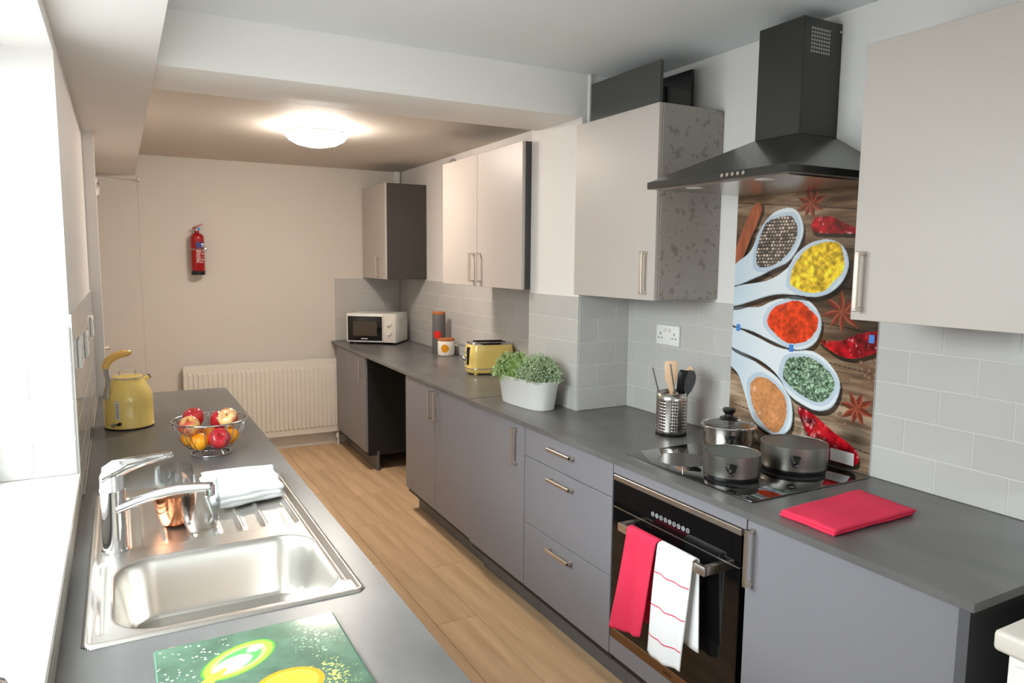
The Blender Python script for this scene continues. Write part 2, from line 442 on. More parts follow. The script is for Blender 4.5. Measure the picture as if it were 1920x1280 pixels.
# ------------------------------------------------------------------ fitted units
def handle(parent, p, axis, L=.165, out=(-1,0,0), proud=.032):
    # squared bow handle: two posts and a bar; p = middle of the mounting line on the door face
    o = Vector(out); a = {'y': Vector((0,1,0)), 'z': Vector((0,0,1))}[axis]; q = o.cross(a); p = Vector(p)
    m = MB()
    def bar(c, la, lo, lq):
        bm = bmesh.new(); bmesh.ops.create_cube(bm, size=1)
        for v in bm.verts: v.co = c + a*v.co.x*la + o*v.co.y*lo + q*v.co.z*lq
        bmesh.ops.bevel(bm, geom=bm.edges[:], offset=.0015, segments=1, affect='EDGES'); m.bm(bm)
    for s in (-1, 1): bar(p+a*s*(L/2-.006)+o*proud/2, .012, proud, .013)
    bar(p+o*(proud-.005), L, .010, .0131)
    return m.build('handle', 'nickel', parent)
GR = 'fitted grey base units along the worktops'
def base_unit(label, y0, y1, xf, xb, doors=(), drawers=(), side=+1, z0=.155, plinth=True, sides=True):
    # side=+1: right-hand run facing -x ; -1: left-hand run facing +x
    s = side; t = thing('base_cabinet', label, 'cabinet', ((xf+xb)/2, (y0+y1)/2, 0), group=GR)
    d0, d1 = xf, xf+s*.018
    def bx(xa, xb_, *r, **k): return B(min(xa, xb_), max(xa, xb_), *r, **k)
    zt = T-TH-.002
    body = MB()
    for a, b in ((y0+.001, y0+.018), (y1-.018, y1-.001)): body.box(min(d1, xb), max(d1, xb), a, b, .12, zt-.001)
    body.box(min(d1, xb), max(d1, xb), y0+.018, y1-.018, .12, .137).box(min(xb-s*.012, xb), max(xb-s*.012, xb), y0+.018, y1-.018, .137, zt-.001)
    body.box(min(d1, d1+s*.025), max(d1, d1+s*.025), y0+.018, y1-.018, zt-.02, zt-.001)
    body.build('carcass', 'carcass_dark', t)
    for (a, b, za, zb, hy) in doors:
        d = bx(d0, d1, a+.0015, b-.0015, za+.0015, zb-.0015, bev=.0015, seg=1).build('door', 'door_grey', t)
        if hy is not None: handle(d, (d0, hy, zb-.1), 'z', out=(-s, 0, 0))
    for (a, b, za, zb) in drawers:
        d = bx(d0, d1, a+.0015, b-.0015, za+.0015, zb-.0015, bev=.0015, seg=1).build('drawer_front', 'door_grey', t)
        handle(d, (d0, (a+b)/2+.01, zb-.042), 'y', out=(-s, 0, 0))
    if plinth: bx(xf+s*.085, xf+s*.101, y0+.0005, y1-.0005, .001, .15).build('plinth', 'plinth', t)
    return t
DT = T-TH-.003
xd, xd2 = XF+.008, XF2+.008
FAR.append(base_unit('grey base cabinet in the back corner beside the radiator, under the microwave', 5.09, 5.94, xd2, XW2-.012, doors=((5.09, 5.69, .15, DT, 5.15), (5.69, 5.94, .15, DT, None))))
FAR.append(base_unit('grey two-door base cabinet with paired handles beside the open appliance gap', PY1+.04, 4.20, xd2, XW2-.012, doors=((3.70, 4.20, .15, DT, 3.735), (PY1+.04, 3.70, .15, DT, 3.655))))
base_unit('grey single-door base cabinet below the planter, left of the drawers', 2.645, PY1+.028, xd, PX-.012, doors=((2.645, PY1+.028, .15, DT, 2.715),))
base_unit('grey base unit with three drawers, left of the oven', 2.01, 2.643, xd, XW-.012, drawers=((2.01, 2.643, .735, DT), (2.01, 2.643, .44, .735), (2.01, 2.643, .15, .44)))
base_unit('grey single-door base cabinet at the end of the worktop, right of the oven', .805, 1.387, xd, XW-.012, doors=((.805, 1.387, .15, DT, 1.362),))
t = thing('end_panel', 'dark upright end panel closing the worktop run beside the white appliance', 'panel', ((XF+XW)/2, .792, 0))
B(XF+.006, XW-.002, .784, .803, .001, T-TH-.002, bev=.0015, seg=1).build('panel_board', 'carcass_dark', t)
B(XF+.003, XF+.0058, .783, .804, .001, T-TH-.002).build('edge_strip', 'door_edge', t)
# oven housing: filler strip, panel beneath, sides
t = thing('oven_housing', 'grey oven housing with a strip above and a panel beneath the built-in oven', 'cabinet', (1.8, 1.7, 0), group=GR)
MB().box(xd+.02, XW-.012, 1.39, 1.401, .12, DT).box(xd+.02, XW-.012, 1.997, 2.008, .12, DT).box(xd+.02, XW-.012, 1.401, 1.997, .12, .137).build('carcass', 'carcass_dark', t)
B(xd, xd+.018, 1.3895, 2.0075, .829, DT, bev=.0012, seg=1).build('filler_strip', 'door_grey', t)
B(xd, xd+.018, 1.3895, 2.0075, .155, .224, bev=.0012, seg=1).build('lower_panel', 'door_grey', t)
B(xd+.085, xd+.101, 1.389, 2.009, .001, .15).build('plinth', 'plinth', t)
# left run under the sink
for k, (a, b) in enumerate(((.42, 1.20), (1.20, 2.42), (2.42, 4.06))):
    lab = ('grey base cabinet under the chopping board end of the sink worktop', 'grey double base cabinet directly under the sink', 'grey base cabinet under the kettle end of the sink worktop')[k]
    m = (a+b)/2
    base_unit(lab, a+.001, b-.001, XL-.008, XLW+.06, doors=((a+.001, m, .15, DT, m-.04), (m, b-.001, .15, DT, m+.04)), side=-1)

# worktops
def worktop(label, boxes):
    m = MB()
    for bx in boxes: m.box(*bx, T-TH, T, bev=.0016 if len(boxes) == 1 else 0, seg=1)
    return tag(m.build('worktop', 'worktop', loc=((boxes[0][0]+boxes[0][1])/2, (boxes[0][2]+boxes[0][3])/2, T-TH)), label, 'worktop')
worktop('dark slate-look worktop carrying the hob, planter and folded red cloth', [(XF, XW-.0005, .775, PY0-.009), (XF, PX-.009, PY0-.009, PY1+.029)])
FAR.append(worktop('dark slate-look worktop carrying the microwave and toaster', [(XF2, XW2-.0005, PY1+.041, YB-.0005)]))
SX0, SX1, SY0, SY1 = -.088, .427, 1.402, 2.345     # sink outline
worktop('dark slate-look worktop around the sink and kettle', [(XLW+.0005, XL, .4, SY0+.02), (XLW+.0005, XL, SY1-.02, 4.074), (XLW+.0005, SX0+.02, SY0+.02, SY1-.02), (SX1-.02, XL, SY0+.02, SY1-.02)])

# wall units
GW = 'wall cabinets above the worktop'
def wall_unit(label, y0, y1, xf, xb, z0, z1, doors, side_mat='unit_side'):
    t = thing('wall_cabinet', label, 'cabinet', ((xf+xb)/2, (y0+y1)/2, z0), group=GW)
    B(xf+.0195, xb, y0, y1, z0, z1, bev=.0012, seg=1).build('carcass', side_mat, t)
    for (a, b, hy) in doors:
        d = B(xf, xf+.018, a+.0015, b-.0015, z0-.002, z1, bev=.0015, seg=1).build('door', 'door_light', t)
        if hy is not None: handle(d, (xf, hy, z0+.105), 'z')
    return t
wall_unit('pale wall cabinet nearest the camera, right of the extractor hood', .62, 1.318, 1.80, XW-.001, 1.418, 2.158, ((.62, 1.318, 1.285),))
wall_unit('pale-fronted wall cabinet with a slate side, left of the extractor hood', 2.165, PY0-.012, 1.80, XW-.001, 1.425, 2.165, ((2.165, PY0-.012, 2.215),), 'side_slate')
FAR.append(wall_unit('pale two-door wall cabinet above the toaster, beyond the pier', PY1+.006, 4.235, 1.788, XW2-.001, 1.428, 2.162, ((PY1+.006, 3.72, 3.68), (3.72, 4.235, 3.77))))
FAR.append(wall_unit('small pale wall cabinet with dark side in the far corner above the microwave', 5.44, 6.06, 1.795, XW2-.001, 1.42, 2.162, ((5.44, 6.06, 5.60),)))
turn_far()

# ------------------------------------------------------------------ extractor hood
t = thing('extractor_hood', 'black chimney extractor hood with row of round buttons over the hob', 'extractor hood', (1.88, 1.715, 1.82))
hy0, hy1, hx = 1.412, 2.018, 1.632
B(hx, XW-.001, hy0, hy1, 1.822, 1.846, bev=.0015, seg=1).build('canopy_lip', 'hood_black', t)
m = MB(); cx, cy0, cy1 = 1.945, 1.648, 1.832
m.add([(hx+.004, hy0+.004, 1.846), (hx+.004, hy1-.004, 1.846), (XW-.001, hy1-.004, 1.846), (XW-.001, hy0+.004, 1.846), (cx, cy0, 1.988), (cx, cy1, 1.988), (XW-.001, cy1, 1.988), (XW-.001, cy0, 1.988)],
      [(0,1,5,4), (1,2,6,5), (2,3,7,6), (3,0,4,7), (4,5,6,7), (0,1,2,3)])
m.build('canopy', 'hood_black', t, ang=10)
m = MB().box(cx, XW-.001, cy0, cy1, 1.988, 2.352, bev=.001, seg=1); ch = m.build('chimney', 'hood_black', t)
MB().box(cx+.0012, cx+.0025, cy0-.0006, cy0+.002, 1.99, 2.35).build('seam', 'black_plastic', ch)
m = MB()
for i in range(8):
    for j in range(7):
        m.box(cx+.035+i*.0115, cx+.042+i*.0115, cy0-.0012, cy0+.0005, 2.245+j*.0118, 2.252+j*.0118)
m.build('vent_grille', 'vent_grey', ch)
MB().lathe([(0, 0), (.004, 0), (.004, .003), (0, .003)], n=12).rot(Matrix.Translation((XW-.012, cy0, 2.325)) @ Matrix.Rotation(math.pi/2, 4, 'X')).build('screw', 'chrome', ch)
for i in range(5):
    MB().lathe([(0, 0), (.0062, 0), (.0062, .003), (.005, .004), (0, .004)], n=14).rot(Matrix.Translation((hx, 1.66-i*.0215, 1.835)) @ Matrix.Rotation(-math.pi/2, 4, 'Y')).build('button', 'chrome', t)
m = MB().box(hx+.03, XW-.02, hy0+.025, hy1-.025, 1.8185, 1.8219)
u = m.build('filter_panel', 'steel', t)
for a in (0, 1): MB().lathe([(0, 0), (.028, 0), (.028, .001), (0, .001)], (hx+.075, hy0+.15+a*.3, 1.8175), n=20).build('hood_light', 'label_white', t)

# ------------------------------------------------------------------ boards on the wall cabinet
tag(MB().box(1.80, 1.816, 2.168, 2.612, 2.1655, 2.318, bev=.001, seg=1).build('plinth_board', 'side_dark' if 'side_dark' in MATS else mat('side_dark', (66,67,63), .5).name, loc=(1.808, 2.39, 2.1655)),
    'dark grey offcut board standing along the front of the wall cabinet top', 'board')
tag(MB().box(2.085, 2.10, 2.315, 2.70, 2.1655, 2.352, bev=.001, seg=1).build('plinth_board', 'black_glass', loc=(2.09, 2.5, 2.1655)),
    'glossy black offcut board standing behind, against the wall on the cabinet top', 'board')

# ------------------------------------------------------------------ spice splashback (printed glass)
PWD, PHT, PU0, PZ0 = .618, .94, 2.0625, .888
SPICE = dict(
 sp=[[(.234,.88),(.282,.865),(.312,.809),(.3,.75),(.256,.691),(.181,.659),(.115,.631),(-.01,.595),(-.01,.668),(.073,.727),(.115,.807),(.169,.862)],
  [(.413,.765),(.47,.744),(.498,.692),(.486,.636),(.442,.59),(.377,.568),(.296,.571),(.188,.566),(-.01,.515),(-.01,.585),(.161,.619),(.248,.665),(.286,.716),(.345,.754)],
  [(.306,.565),(.369,.541),(.407,.485),(.391,.417),(.339,.381),(.276,.379),(.187,.4),(.103,.424),(-.01,.445),(-.01,.507),(.121,.518),(.177,.539),(.242,.56)],
  [(.298,.372),(.369,.38),(.429,.358),(.48,.311),(.494,.264),(.47,.201),(.413,.174),(.351,.184),(.286,.212),(.228,.275),(.145,.318),(-.01,.36),(-.01,.43),(.117,.407),(.21,.38)],
  [(-.01,.36),(.073,.332),(.147,.3),(.228,.266),(.286,.212),(.306,.153),(.3,.09),(.254,.053),(.185,.056),(.123,.09),(.083,.168),(.041,.248),(-.01,.29)]],
 pile=[[(.143,.828),(.198,.848),(.256,.849),(.282,.814),(.282,.772),(.25,.717),(.181,.673),(.113,.672),(.103,.726),(.117,.78)],
  [(.278,.674),(.321,.725),(.375,.749),(.431,.756),(.466,.74),(.48,.668),(.44,.619),(.405,.589),(.335,.582),(.272,.605),(.266,.631)],
  [(.19,.513),(.254,.543),(.308,.55),(.361,.519),(.391,.492),(.385,.45),(.347,.412),(.274,.396),(.208,.425),(.171,.462)],
  [(.268,.334),(.319,.353),(.381,.352),(.431,.329),(.468,.292),(.466,.251),(.431,.211),(.381,.206),(.306,.233),(.256,.27)],
  [(.103,.219),(.149,.256),(.208,.244),(.266,.2),(.28,.14),(.262,.082),(.23,.057),(.171,.081),(.121,.137)]],
 chili=[[(.345,.816),(.359,.84),(.417,.841),(.492,.81),(.528,.797),(.53,.782),(.421,.785),(.357,.791)],
  [(.401,.422),(.482,.426),(.552,.457),(.64,.47),(.64,.418),(.558,.378),(.494,.374),(.437,.396)],
  [(.327,.17),(.383,.164),(.484,.112),(.565,.072),(.575,.026),(.51,.013),(.433,.023),(.367,.095)]],
 cin=[(.081,.898),(.121,.882),(.071,.772),(.021,.673),(.0,.65),(.0,.74)],
 star=[(.337,.891,.062),(.484,.524,.085),(.56,.21,.068)])
def spice_colour(u, v):
    U, V = u*PWD, v*PHT
    img = np.zeros(u.shape+(3,))
    g = fbm(U*9+3, V*70, 5, 4); g2 = fbm(U*4, V*9, 11, 3)
    # weathered boards, slanting a little
    board = np.floor((V+.10*U)/.13)
    tone = np.clip(.25+.55*g+.35*(g2-.45)+.08*np.sin(board*2.3), 0, 1)
    dark = np.array([44,33,28.]); mid = np.array([120,92,70.]); pale = np.array([196,172,146.])
    t = np.clip(tone*1.35-.18, 0, 1)[..., None]
    img = np.where(t < .5, dark+(mid-dark)*t*2, mid+(pale-mid)*(t-.5)*2)
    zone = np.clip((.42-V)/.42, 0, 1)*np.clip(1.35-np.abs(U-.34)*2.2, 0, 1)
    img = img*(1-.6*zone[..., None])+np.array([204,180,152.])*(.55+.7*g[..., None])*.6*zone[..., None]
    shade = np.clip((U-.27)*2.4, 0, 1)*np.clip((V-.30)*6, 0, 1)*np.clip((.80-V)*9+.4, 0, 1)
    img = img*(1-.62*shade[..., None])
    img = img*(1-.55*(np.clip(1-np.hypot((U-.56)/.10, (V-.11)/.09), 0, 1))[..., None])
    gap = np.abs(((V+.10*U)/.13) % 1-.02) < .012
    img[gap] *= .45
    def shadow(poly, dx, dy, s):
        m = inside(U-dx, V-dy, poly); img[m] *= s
    def star(cx, cy, r, rot):
        for k in range(8):
            a = rot+k*math.pi/4+.08*math.sin(k*5); du, dv = U-cx, V-cy
            l = du*math.cos(a)+dv*math.sin(a); q = -du*math.sin(a)+dv*math.cos(a); L_ = r*(1-.18*((k*3) % 4)/3)
            wdt = .0105*np.clip(l/L_*3.2, .35, 1)*np.clip((1.02-l/L_)*2.2, 0, 1)
            m = (l > 0) & (l < L_) & (np.abs(q) < wdt)
            sh = .75+.5*np.clip(-q/np.maximum(wdt, 1e-4), -1, 1)*.5
            img[m] = np.array([172,86,62.])*sh[m][:, None]
            m2 = m & (np.abs(q) < wdt*.25) & (l > L_*.25); img[m2] = [112,48,36]
    for (a, b, r), ro in zip(SPICE['star'], (.35, .15, .55)): star(a+.004, b-.006, r, ro) if False else star(a, b, r, ro)
    # cinnamon stick
    p = smooth_poly(SPICE['cin'], 5); shadow(p, .012, -.006, .5); m = inside(U, V, p)
    img[m] = (np.array([176,100,68.])*(.7+.55*fbm(U*60, V*12, 31, 3)[..., None]))[m]
    for i, c in enumerate(SPICE['chili']):
        p = smooth_poly(c, 6); shadow(p, .006, -.014, .4); m = inside(U, V, p)
        n = fbm(U*38, V*38, 40+i, 3); n2 = fbm(U*90+7*V, V*60, 50+i, 3)
        col = np.array([168,18,30.])*(.25+1.5*n[..., None]); hl = np.clip((n2-.57)*8, 0, 1)[..., None]
        col = col*(1-hl*.75)+np.array([244,196,196.])*hl*.75
        img[m] = col[m]
    rs = np.random.RandomState(3)
    for k in range(16):
        cx, cy = (.595+rs.randn()*.022, .348+rs.randn()*.016) if k < 12 else ((.518,.296), (.615,.31), (.50,.18), (.52,.15))[k-12]
        d = np.hypot(U-cx, V-cy); m = d < .0085; img[m] = (np.array([150,116,92.])*(1.1-55*d[..., None]))[m]
    order = (0, 2, 1, 4, 3)
    for i in order:
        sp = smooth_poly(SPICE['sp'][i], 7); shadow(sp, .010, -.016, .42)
        m = inside(U, V, sp)
        cu, cv = np.mean(SPICE['pile'][i], 0)
        # glazed china: pale rim, cooler hollow, handle ridge
        d = np.hypot(U-cu, V-cv)
        base = np.array([226,231,234.])-np.array([34,22,12.])*np.clip((.16-U)/.16, 0, 1)[..., None]*(.4+.9*fbm(U*7, V*10, 60+i, 2))[..., None]
        inner = inside((U-cu)/1.17+cu, (V-cv)/1.17+cv, smooth_poly(SPICE['pile'][i], 6))
        base = np.where(inner[..., None], base*np.array([.86,.9,.94]), base)
        ed = inside((U-cu)/.965+cu, (V-cv)/.965+cv, sp)
        img[m] = base[m]
        e2 = m & ~inside(U+.004, V-.003, sp); img[e2] = [178,192,204]
        p = smooth_poly(SPICE['pile'][i], 6)
        pu = U+.006*(fbm(U*90, V*90, 70+i, 2)-.5); pv = V+.006*(fbm(U*90+9, V*90, 80+i, 2)-.5)
        pm = inside(pu, pv, p)
        if i == 0:
            s = .0135; wu = U+.005*(fbm(U*60, V*60, 130, 2)-.4); wv = V+.005*(fbm(U*60+5, V*60, 131, 2)-.4); jx = wu/s; jy = wv/(s*.9); row = np.floor(jy); fx = (jx+.5*(row % 2)) % 1-.5; fy = jy % 1-.5
            cell = vnoise(np.floor(jx+.5*(row % 2)), row, 91); rr = np.hypot(fx, fy)
            tone = np.where(rr < .46, (.55+.65*cell)*(1.15-1.1*np.hypot(fx+.12, fy-.14)), .22)
            img[pm] = (np.array([214,190,170.])*tone[..., None])[pm]
        else:
            c = {1: (232,188,44), 2: (222,64,22), 3: (112,138,112), 4: (206,140,90)}[i]
            sc = {1: 70, 2: 80, 3: 120, 4: 110}[i]; am = {1: 1.1, 2: .7, 3: 1.5, 4: .32}[i]
            n = fbm(U*sc, V*sc, 95+i, 4); n2 = fbm(U*18, V*18, 99+i, 2)
            tone = 1+am*(n-.47)+.45*(n2-.4)*(1 if i != 4 else .6)
            if i == 3: tone = .80+1.0*np.clip(vnoise(U*210+V*60, V*210-U*60, 120)-.36, -.3, .6)+.9*(n-.45)
            col = np.array(c, float)*tone[..., None]
            if i == 3: col += np.array([18,14,16.])*(tone[..., None] > 1.05)
            img[pm] = col[pm]
    return np.clip(img, 0, 255)
t = thing('spice_splashback', 'glass splashback printed with five spoons of spices, chillies and star anise', 'splashback', (XW-.012, 1.755, PZ0))
B(XW-.0125, XW-.0075, PU0-PWD, PU0, PZ0, PZ0+PHT, bev=.0008, seg=1).build('glass_sheet', 'label_white', t)
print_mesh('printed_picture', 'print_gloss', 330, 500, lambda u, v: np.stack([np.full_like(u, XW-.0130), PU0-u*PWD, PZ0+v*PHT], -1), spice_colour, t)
for (a, b) in ((.030, .433), (.286, .38), (.598, .444)):
    B(XW-.0138, XW-.0131, PU0-a-.0095, PU0-a+.0095, PZ0+b-.013, PZ0+b+.013).build('tape', 'tape_blue', t)
B(XW-.0142, XW-.0131, PU0-.562, PU0-.472, PZ0+.016, PZ0+.058).build('sticker', 'label_white', t)

# ------------------------------------------------------------------ hob and oven
t = thing('induction_hob', 'black glass hob set in the worktop under the hood', 'hob', (1.83, 1.725, T))
B(1.572, 2.095, 1.43, 2.02, T+.0002, T+.005, bev=.002).build('glass_top', 'hob_glass', t)
for (a, b, r) in ((1.70, 1.86, .088), (1.70, 1.59, .074), (1.93, 1.86, .074), (1.93, 1.59, .098)):
    MB().lathe([(r, 0), (r+.0012, 0), (r+.0012, .0003), (r, .0003)], (a, b, T+.005), n=48).build('zone_ring', 'zone_line', t)
t = thing('oven', 'built-in black glass oven with steel trims and towels on its handle', 'oven', (1.8, 1.70, .226))
oy0, oy1, ox = 1.402, 1.996, XF+.002
B(ox+.02, XW-.05, oy0+.02, oy1-.02, .24, .815).build('oven_body', 'carcass_dark', t)
cp = B(ox, ox+.02, oy0, oy1, .7145, .808, bev=.0015, seg=1).build('control_panel', 'black_glass', t)
B(ox-.001, ox+.02, oy0, oy1, .8085, .8265, bev=.0015, seg=1).build('top_trim', 'nickel', t)
dr = B(ox, ox+.02, oy0, oy1, .2655, .711, bev=.002, seg=1).build('oven_door', 'black_glass', t)
B(ox-.0006, ox+.012, oy0+.001, oy1-.001, .7115, .7140).build('door_gap_strip', 'nickel', t)
B(ox-.001, ox+.02, oy0, oy1, .227, .2645, bev=.0015, seg=1).build('bottom_trim', mat('warm_steel', (150,122,98), .35, 1.).name, t)
text('prima', .016, 'ink_dark', t, Matrix.Translation(Vector((ox-.0014, 1.685, .241))-t.location) @ Matrix.Rotation(-math.pi/2, 4, 'Z') @ Matrix.Rotation(math.pi/2, 4, 'X'))
for i in range(9):
    cy = 1.782-i*.0208; m = MB()
    m.lathe([(.0062, 0), (.0077, 0), (.0077, .0005), (.0062, .0005), (.0062, 0)], n=20)
    m.box(-.0024, .0024, -.0008, .0008, 0, .0005) if i % 3 != 1 else m.lathe([(0, 0), (.0028, 0), (.0028, .0005), (0, .0005)], n=10)
    if i % 3 == 0: m.box(-.0008, .0008, -.0028, .0028, 0, .0006)
    m.rot(Matrix.Translation((ox, cy, .750)) @ Matrix.Rotation(-math.pi/2, 4, 'Y')); m.build('control_icon', 'ink_white', cp)
hz, hX = .683, XF-.052
m = MB().box(hX-.007, hX+.007, 1.478, 1.888, hz-.014, hz+.014, bev=.002).box(hX, ox, 1.478, 1.495, hz-.014, hz+.014, bev=.002).box(hX, ox, 1.871, 1.888, hz-.014, hz+.014, bev=.002)
m.build('handle', 'nickel', dr)

def towel(name, label, y_top, y_bot, zb, zb2, mname, seed, stripes=None, wav=.006, lag=0.):
    # cloth folded over the oven handle: front flap, top bend, shorter back flap
    rs = random.Random(seed); path = []
    R = .0125
    def prof(s, y_s):
        pass
    N = 34; M_ = 26
    zt = hz+.015
    t = thing(name, label, 'tea towel', (hX, (y_top[0]+y_top[1])/2, zt), group='tea towels on the oven handle')
    def sheet(off):
        def f(u, v):
            # v 0..1: front bottom -> top -> back bottom
            yt = y_top[0]+(y_top[1]-y_top[0])*u; yb = y_bot[0]+(y_bot[1]-y_bot[0])*u
            fl = zt-(zb[0]+(zb[1]-zb[0])*u-.006*math.sin(math.pi*u)); bl = zt-zb2
            if v < .62:
                s = 1-v/.62; z = zt-fl*s; x = hX-R-off-.010*s - wav*s*math.sin(u*7+seed)-.003*math.sin(u*15+s*4+seed); y = yt+(yb-yt)*s
            elif v < .72:
                a = (v-.62)/.10*math.pi; x = hX-(R+off)*math.cos(a); z = zt+(.006+off)*math.sin(a); y = yt
            else:
                s = (v-.72)/.28; z = zt-bl*s; x = hX+R+off*.5+.004*s*math.sin(u*6+seed); y = yt+(yb-yt)*s*.6+lag*s
            return (x, y, z)
        return f
    m = MB().grid(sheet(.002), M_, 60); o = m.build('cloth', mname, t, ang=80)
    sd = o.modifiers.new('thickness', 'SOLIDIFY'); sd.thickness = .0045; sd.offset = 0
    if stripes:
        for fz in stripes:
            g = sheet(.0055); zw = .0016
            def fs(u, v, fz=fz):
                # a woven line: follows the front flap at a fixed fraction of its length
                vv = .62*(1-fz)+(v-.5)*.0062; p = g(u, vv); return (p[0]-.0008, p[1], p[2])
            MB().grid(fs, M_, 1).build('woven_stripe', 'red_cloth', t, ang=80)
    return t
towel('tea_towel', 'plain red-pink tea towel hanging over the oven handle', (1.679, 1.826), (1.728, 1.885), (.372, .335), .40, 'red_cloth', 1, wav=.008)
towel('tea_towel', 'white tea towel with red lines hanging over the oven handle', (1.520, 1.672), (1.545, 1.700), (.350, .337), .42, 'white_cloth', 4, stripes=(.24, .535, .82), wav=.004, lag=-.03)

# ------------------------------------------------------------------ pans
def lug(t, c, ang, z, r):
    d = Vector((math.cos(ang), math.sin(ang), 0)); q = Vector((-d.y, d.x, 0)); p = Vector((c[0], c[1], 0))+d*r+Vector((0,0,z))
    m = MB()
    m.tube([p-q*.016+Vector((0,0,.008)), p+d*.004+Vector((0,0,.010)), p+q*.016+Vector((0,0,.008))], .0045, 8)
    m.tube([p-d*.004, p+d*.006, p+d*.02-Vector((0,0,.004)), p+d*.028-Vector((0,0,.007))], [.016, .015, .012, .004], 16)
    m.build('handle_stub', 'black_plastic', t)
    MB().tube([p+d*.020-Vector((0,0,.012)), p+d*.024-Vector((0,0,.013))], [.010, .006], 14).build('rivet', 'chrome', t)
def pan(label, c, r, h, ang, outer='pan_grey'):
    t = thing('saucepan', label, 'saucepan', (c[0], c[1], T+.006), group='pans on the hob')
    z = T+.0055
    MB().lathe([(0, 0), (r*.90, 0), (r*.965, .006), (r*.985, .018), (r, h*.5), (r, h), (r-.003, h+.001), (r-.004, h), (r-.005, .02), (r*.9, .006), (0, .005)], (c[0], c[1], z), 48).build('pan_body', outer, t, ang=50)
    MB().lathe([(r-.0048, h-.002), (r-.0055, .02), (r*.9-.002, .0072), (0, .0062)], (c[0], c[1], z), 48).build('non_stick_lining', 'pan_inside', t, ang=60)
    MB().lathe([(r*.89, .0005), (r*.967, .0065), (r*.9865, .0175), (r*.988, .020)], (c[0], c[1], z-.0005), 48).build('base_band', 'black_plastic', t, ang=60)
    lug(t, c, ang, z+h*.62, r); return t
pan('dark grey open saucepan on the front of the hob', (1.690, 1.628), .088, .086, math.radians(224))
pan('wider dark grey open saucepan at the back right of the hob', (1.946, 1.602), .106, .094, math.radians(222))
c = (1.975, 1.925); r = .090; h = .075; z = T+.0055
t = thing('lidded_saucepan', 'stainless steel saucepan with glass lid and black knob', 'saucepan', (*c, T+.006), group='pans on the hob')
MB().lathe([(0, 0), (r*.9, 0), (r*.97, .008), (r, .02), (r, h), (r+.012, h+.004), (r+.012, h+.006), (r-.003, h+.003), (r-.003, .02), (0, .006)], (*c, z), 48).build('pan_body', 'steel', t, ang=50)
lg = MB().lathe([(r+.004, 0), (r*.8, .010), (r*.5, .018), (r*.2, .021), (0, .0215)], (*c, z+h+.008), 48).build('glass_lid', 'clear_glass', t, ang=60)
MB().tube([(c[0]+(r+.006)*math.cos(a*math.pi/24), c[1]+(r+.006)*math.sin(a*math.pi/24), z+h+.008) for a in range(48)], .0035, 8, closed=True).build('lid_rim', 'chrome', lg)
MB().lathe([(0, 0), (.030, 0), (.034, .004), (.030, .009), (.016, .012), (.015, .02), (.022, .028), (.025, .036), (.022, .042), (0, .045)], (*c, z+h+.028), 32).build('knob', 'black_plastic', lg)
lug(t, c, math.radians(228), z+h*.62, r)
lug(t, c, math.radians(48), z+h*.62, r)

# ------------------------------------------------------------------ utensil holder
hc = (1.925, 2.185); HR, HH = .061, .172
t = thing('utensil_holder', 'perforated stainless steel utensil holder beside the hob', 'utensil holder', (*hc, T))
m = MB(); NC, NR = 40, 10; z0, z1 = .022, HH-.026
def cyl(a, z, r=HR): return (hc[0]+r*math.cos(a), hc[1]+r*math.sin(a), T+z)
for i in range(NC):
    a0, a1 = i*2*math.pi/NC, (i+1)*2*math.pi/NC
    for (za, zb) in ((.006, z0), (z1, HH)): m.add([cyl(a0, za), cyl(a1, za), cyl(a1, zb), cyl(a0, zb)], [(0,1,2,3)])
    for j in range(NR):
        za, zb = z0+(z1-z0)*j/NR, z0+(z1-z0)*(j+1)/NR
        if i % 5 in (0, 1, 2):
            am, zm = (a0+a1)/2, (za+zb)/2; rr = .0031
            ring = [(am+rr/HR*math.cos(k*math.pi/4+math.pi/8), zm+rr*math.sin(k*math.pi/4+math.pi/8)) for k in range(8)]
            ou = [(a1, zm+.0001), (a1, zb), (am, zb), (a0, zb), (a0, zm), (a0, za), (am, za), (a1, za)]
            ou = [(a1, zb), (am, zb), (a0, zb), (a0, zm), (a0, za), (am, za), (a1, za), (a1, zm)]
            ring = [(am+rr/HR*math.cos((k+1)*math.pi/4), zm+rr*math.sin((k+1)*math.pi/4)) for k in range(8)]
            vs = [cyl(*p) for p in ring]+[cyl(*p) for p in ou]
            m.add(vs, [(k, (k+1) % 8, 8+(k+1) % 8, 8+k) for k in range(8)])
        else: m.add([cyl(a0, za), cyl(a1, za), cyl(a1, zb), cyl(a0, zb)], [(0,1,2,3)])
o = m.build('perforated_wall', 'steel', t, ang=50); sd = o.modifiers.new('thickness', 'SOLIDIFY'); sd.thickness = .0012
MB().lathe([(0, 0), (HR-.001, 0), (HR+.001, .003), (HR+.001, .0075), (HR-.002, .0075), (0, .006)], (*hc, T), 40).build('base', 'black_plastic', t)
MB().tube([cyl(k*math.pi/24, HH, HR) for k in range(48)], .0018, 8, closed=True).build('rim', 'chrome', t)
def utensil(name, label, build, mname):
    return tag(build.build(name, mname, loc=(*hc, T+.008)), label, 'utensil', 'utensils standing in the steel holder')
def stick(p0, p1, r): return MB().tube([p0, p1], r, 8)
bz = T+.009
utensil('steel_skewer', 'thin steel whisk handle leaning out at the far left of the utensil holder', MB().tube([(hc[0]-.01, hc[1]+.01, bz), (hc[0]-.052, hc[1]+.02, T+.17), (hc[0]-.078, hc[1]+.03, T+.272)], .0028, 8), 'steel')
utensil('steel_skewer', 'thin steel utensil handle beside the wooden spatula in the holder', MB().tube([(hc[0]+.02, hc[1]-.035, bz), (hc[0]-.022, hc[1]-.042, T+.17), (hc[0]-.046, hc[1]-.038, T+.292)], .0032, 8), 'steel')
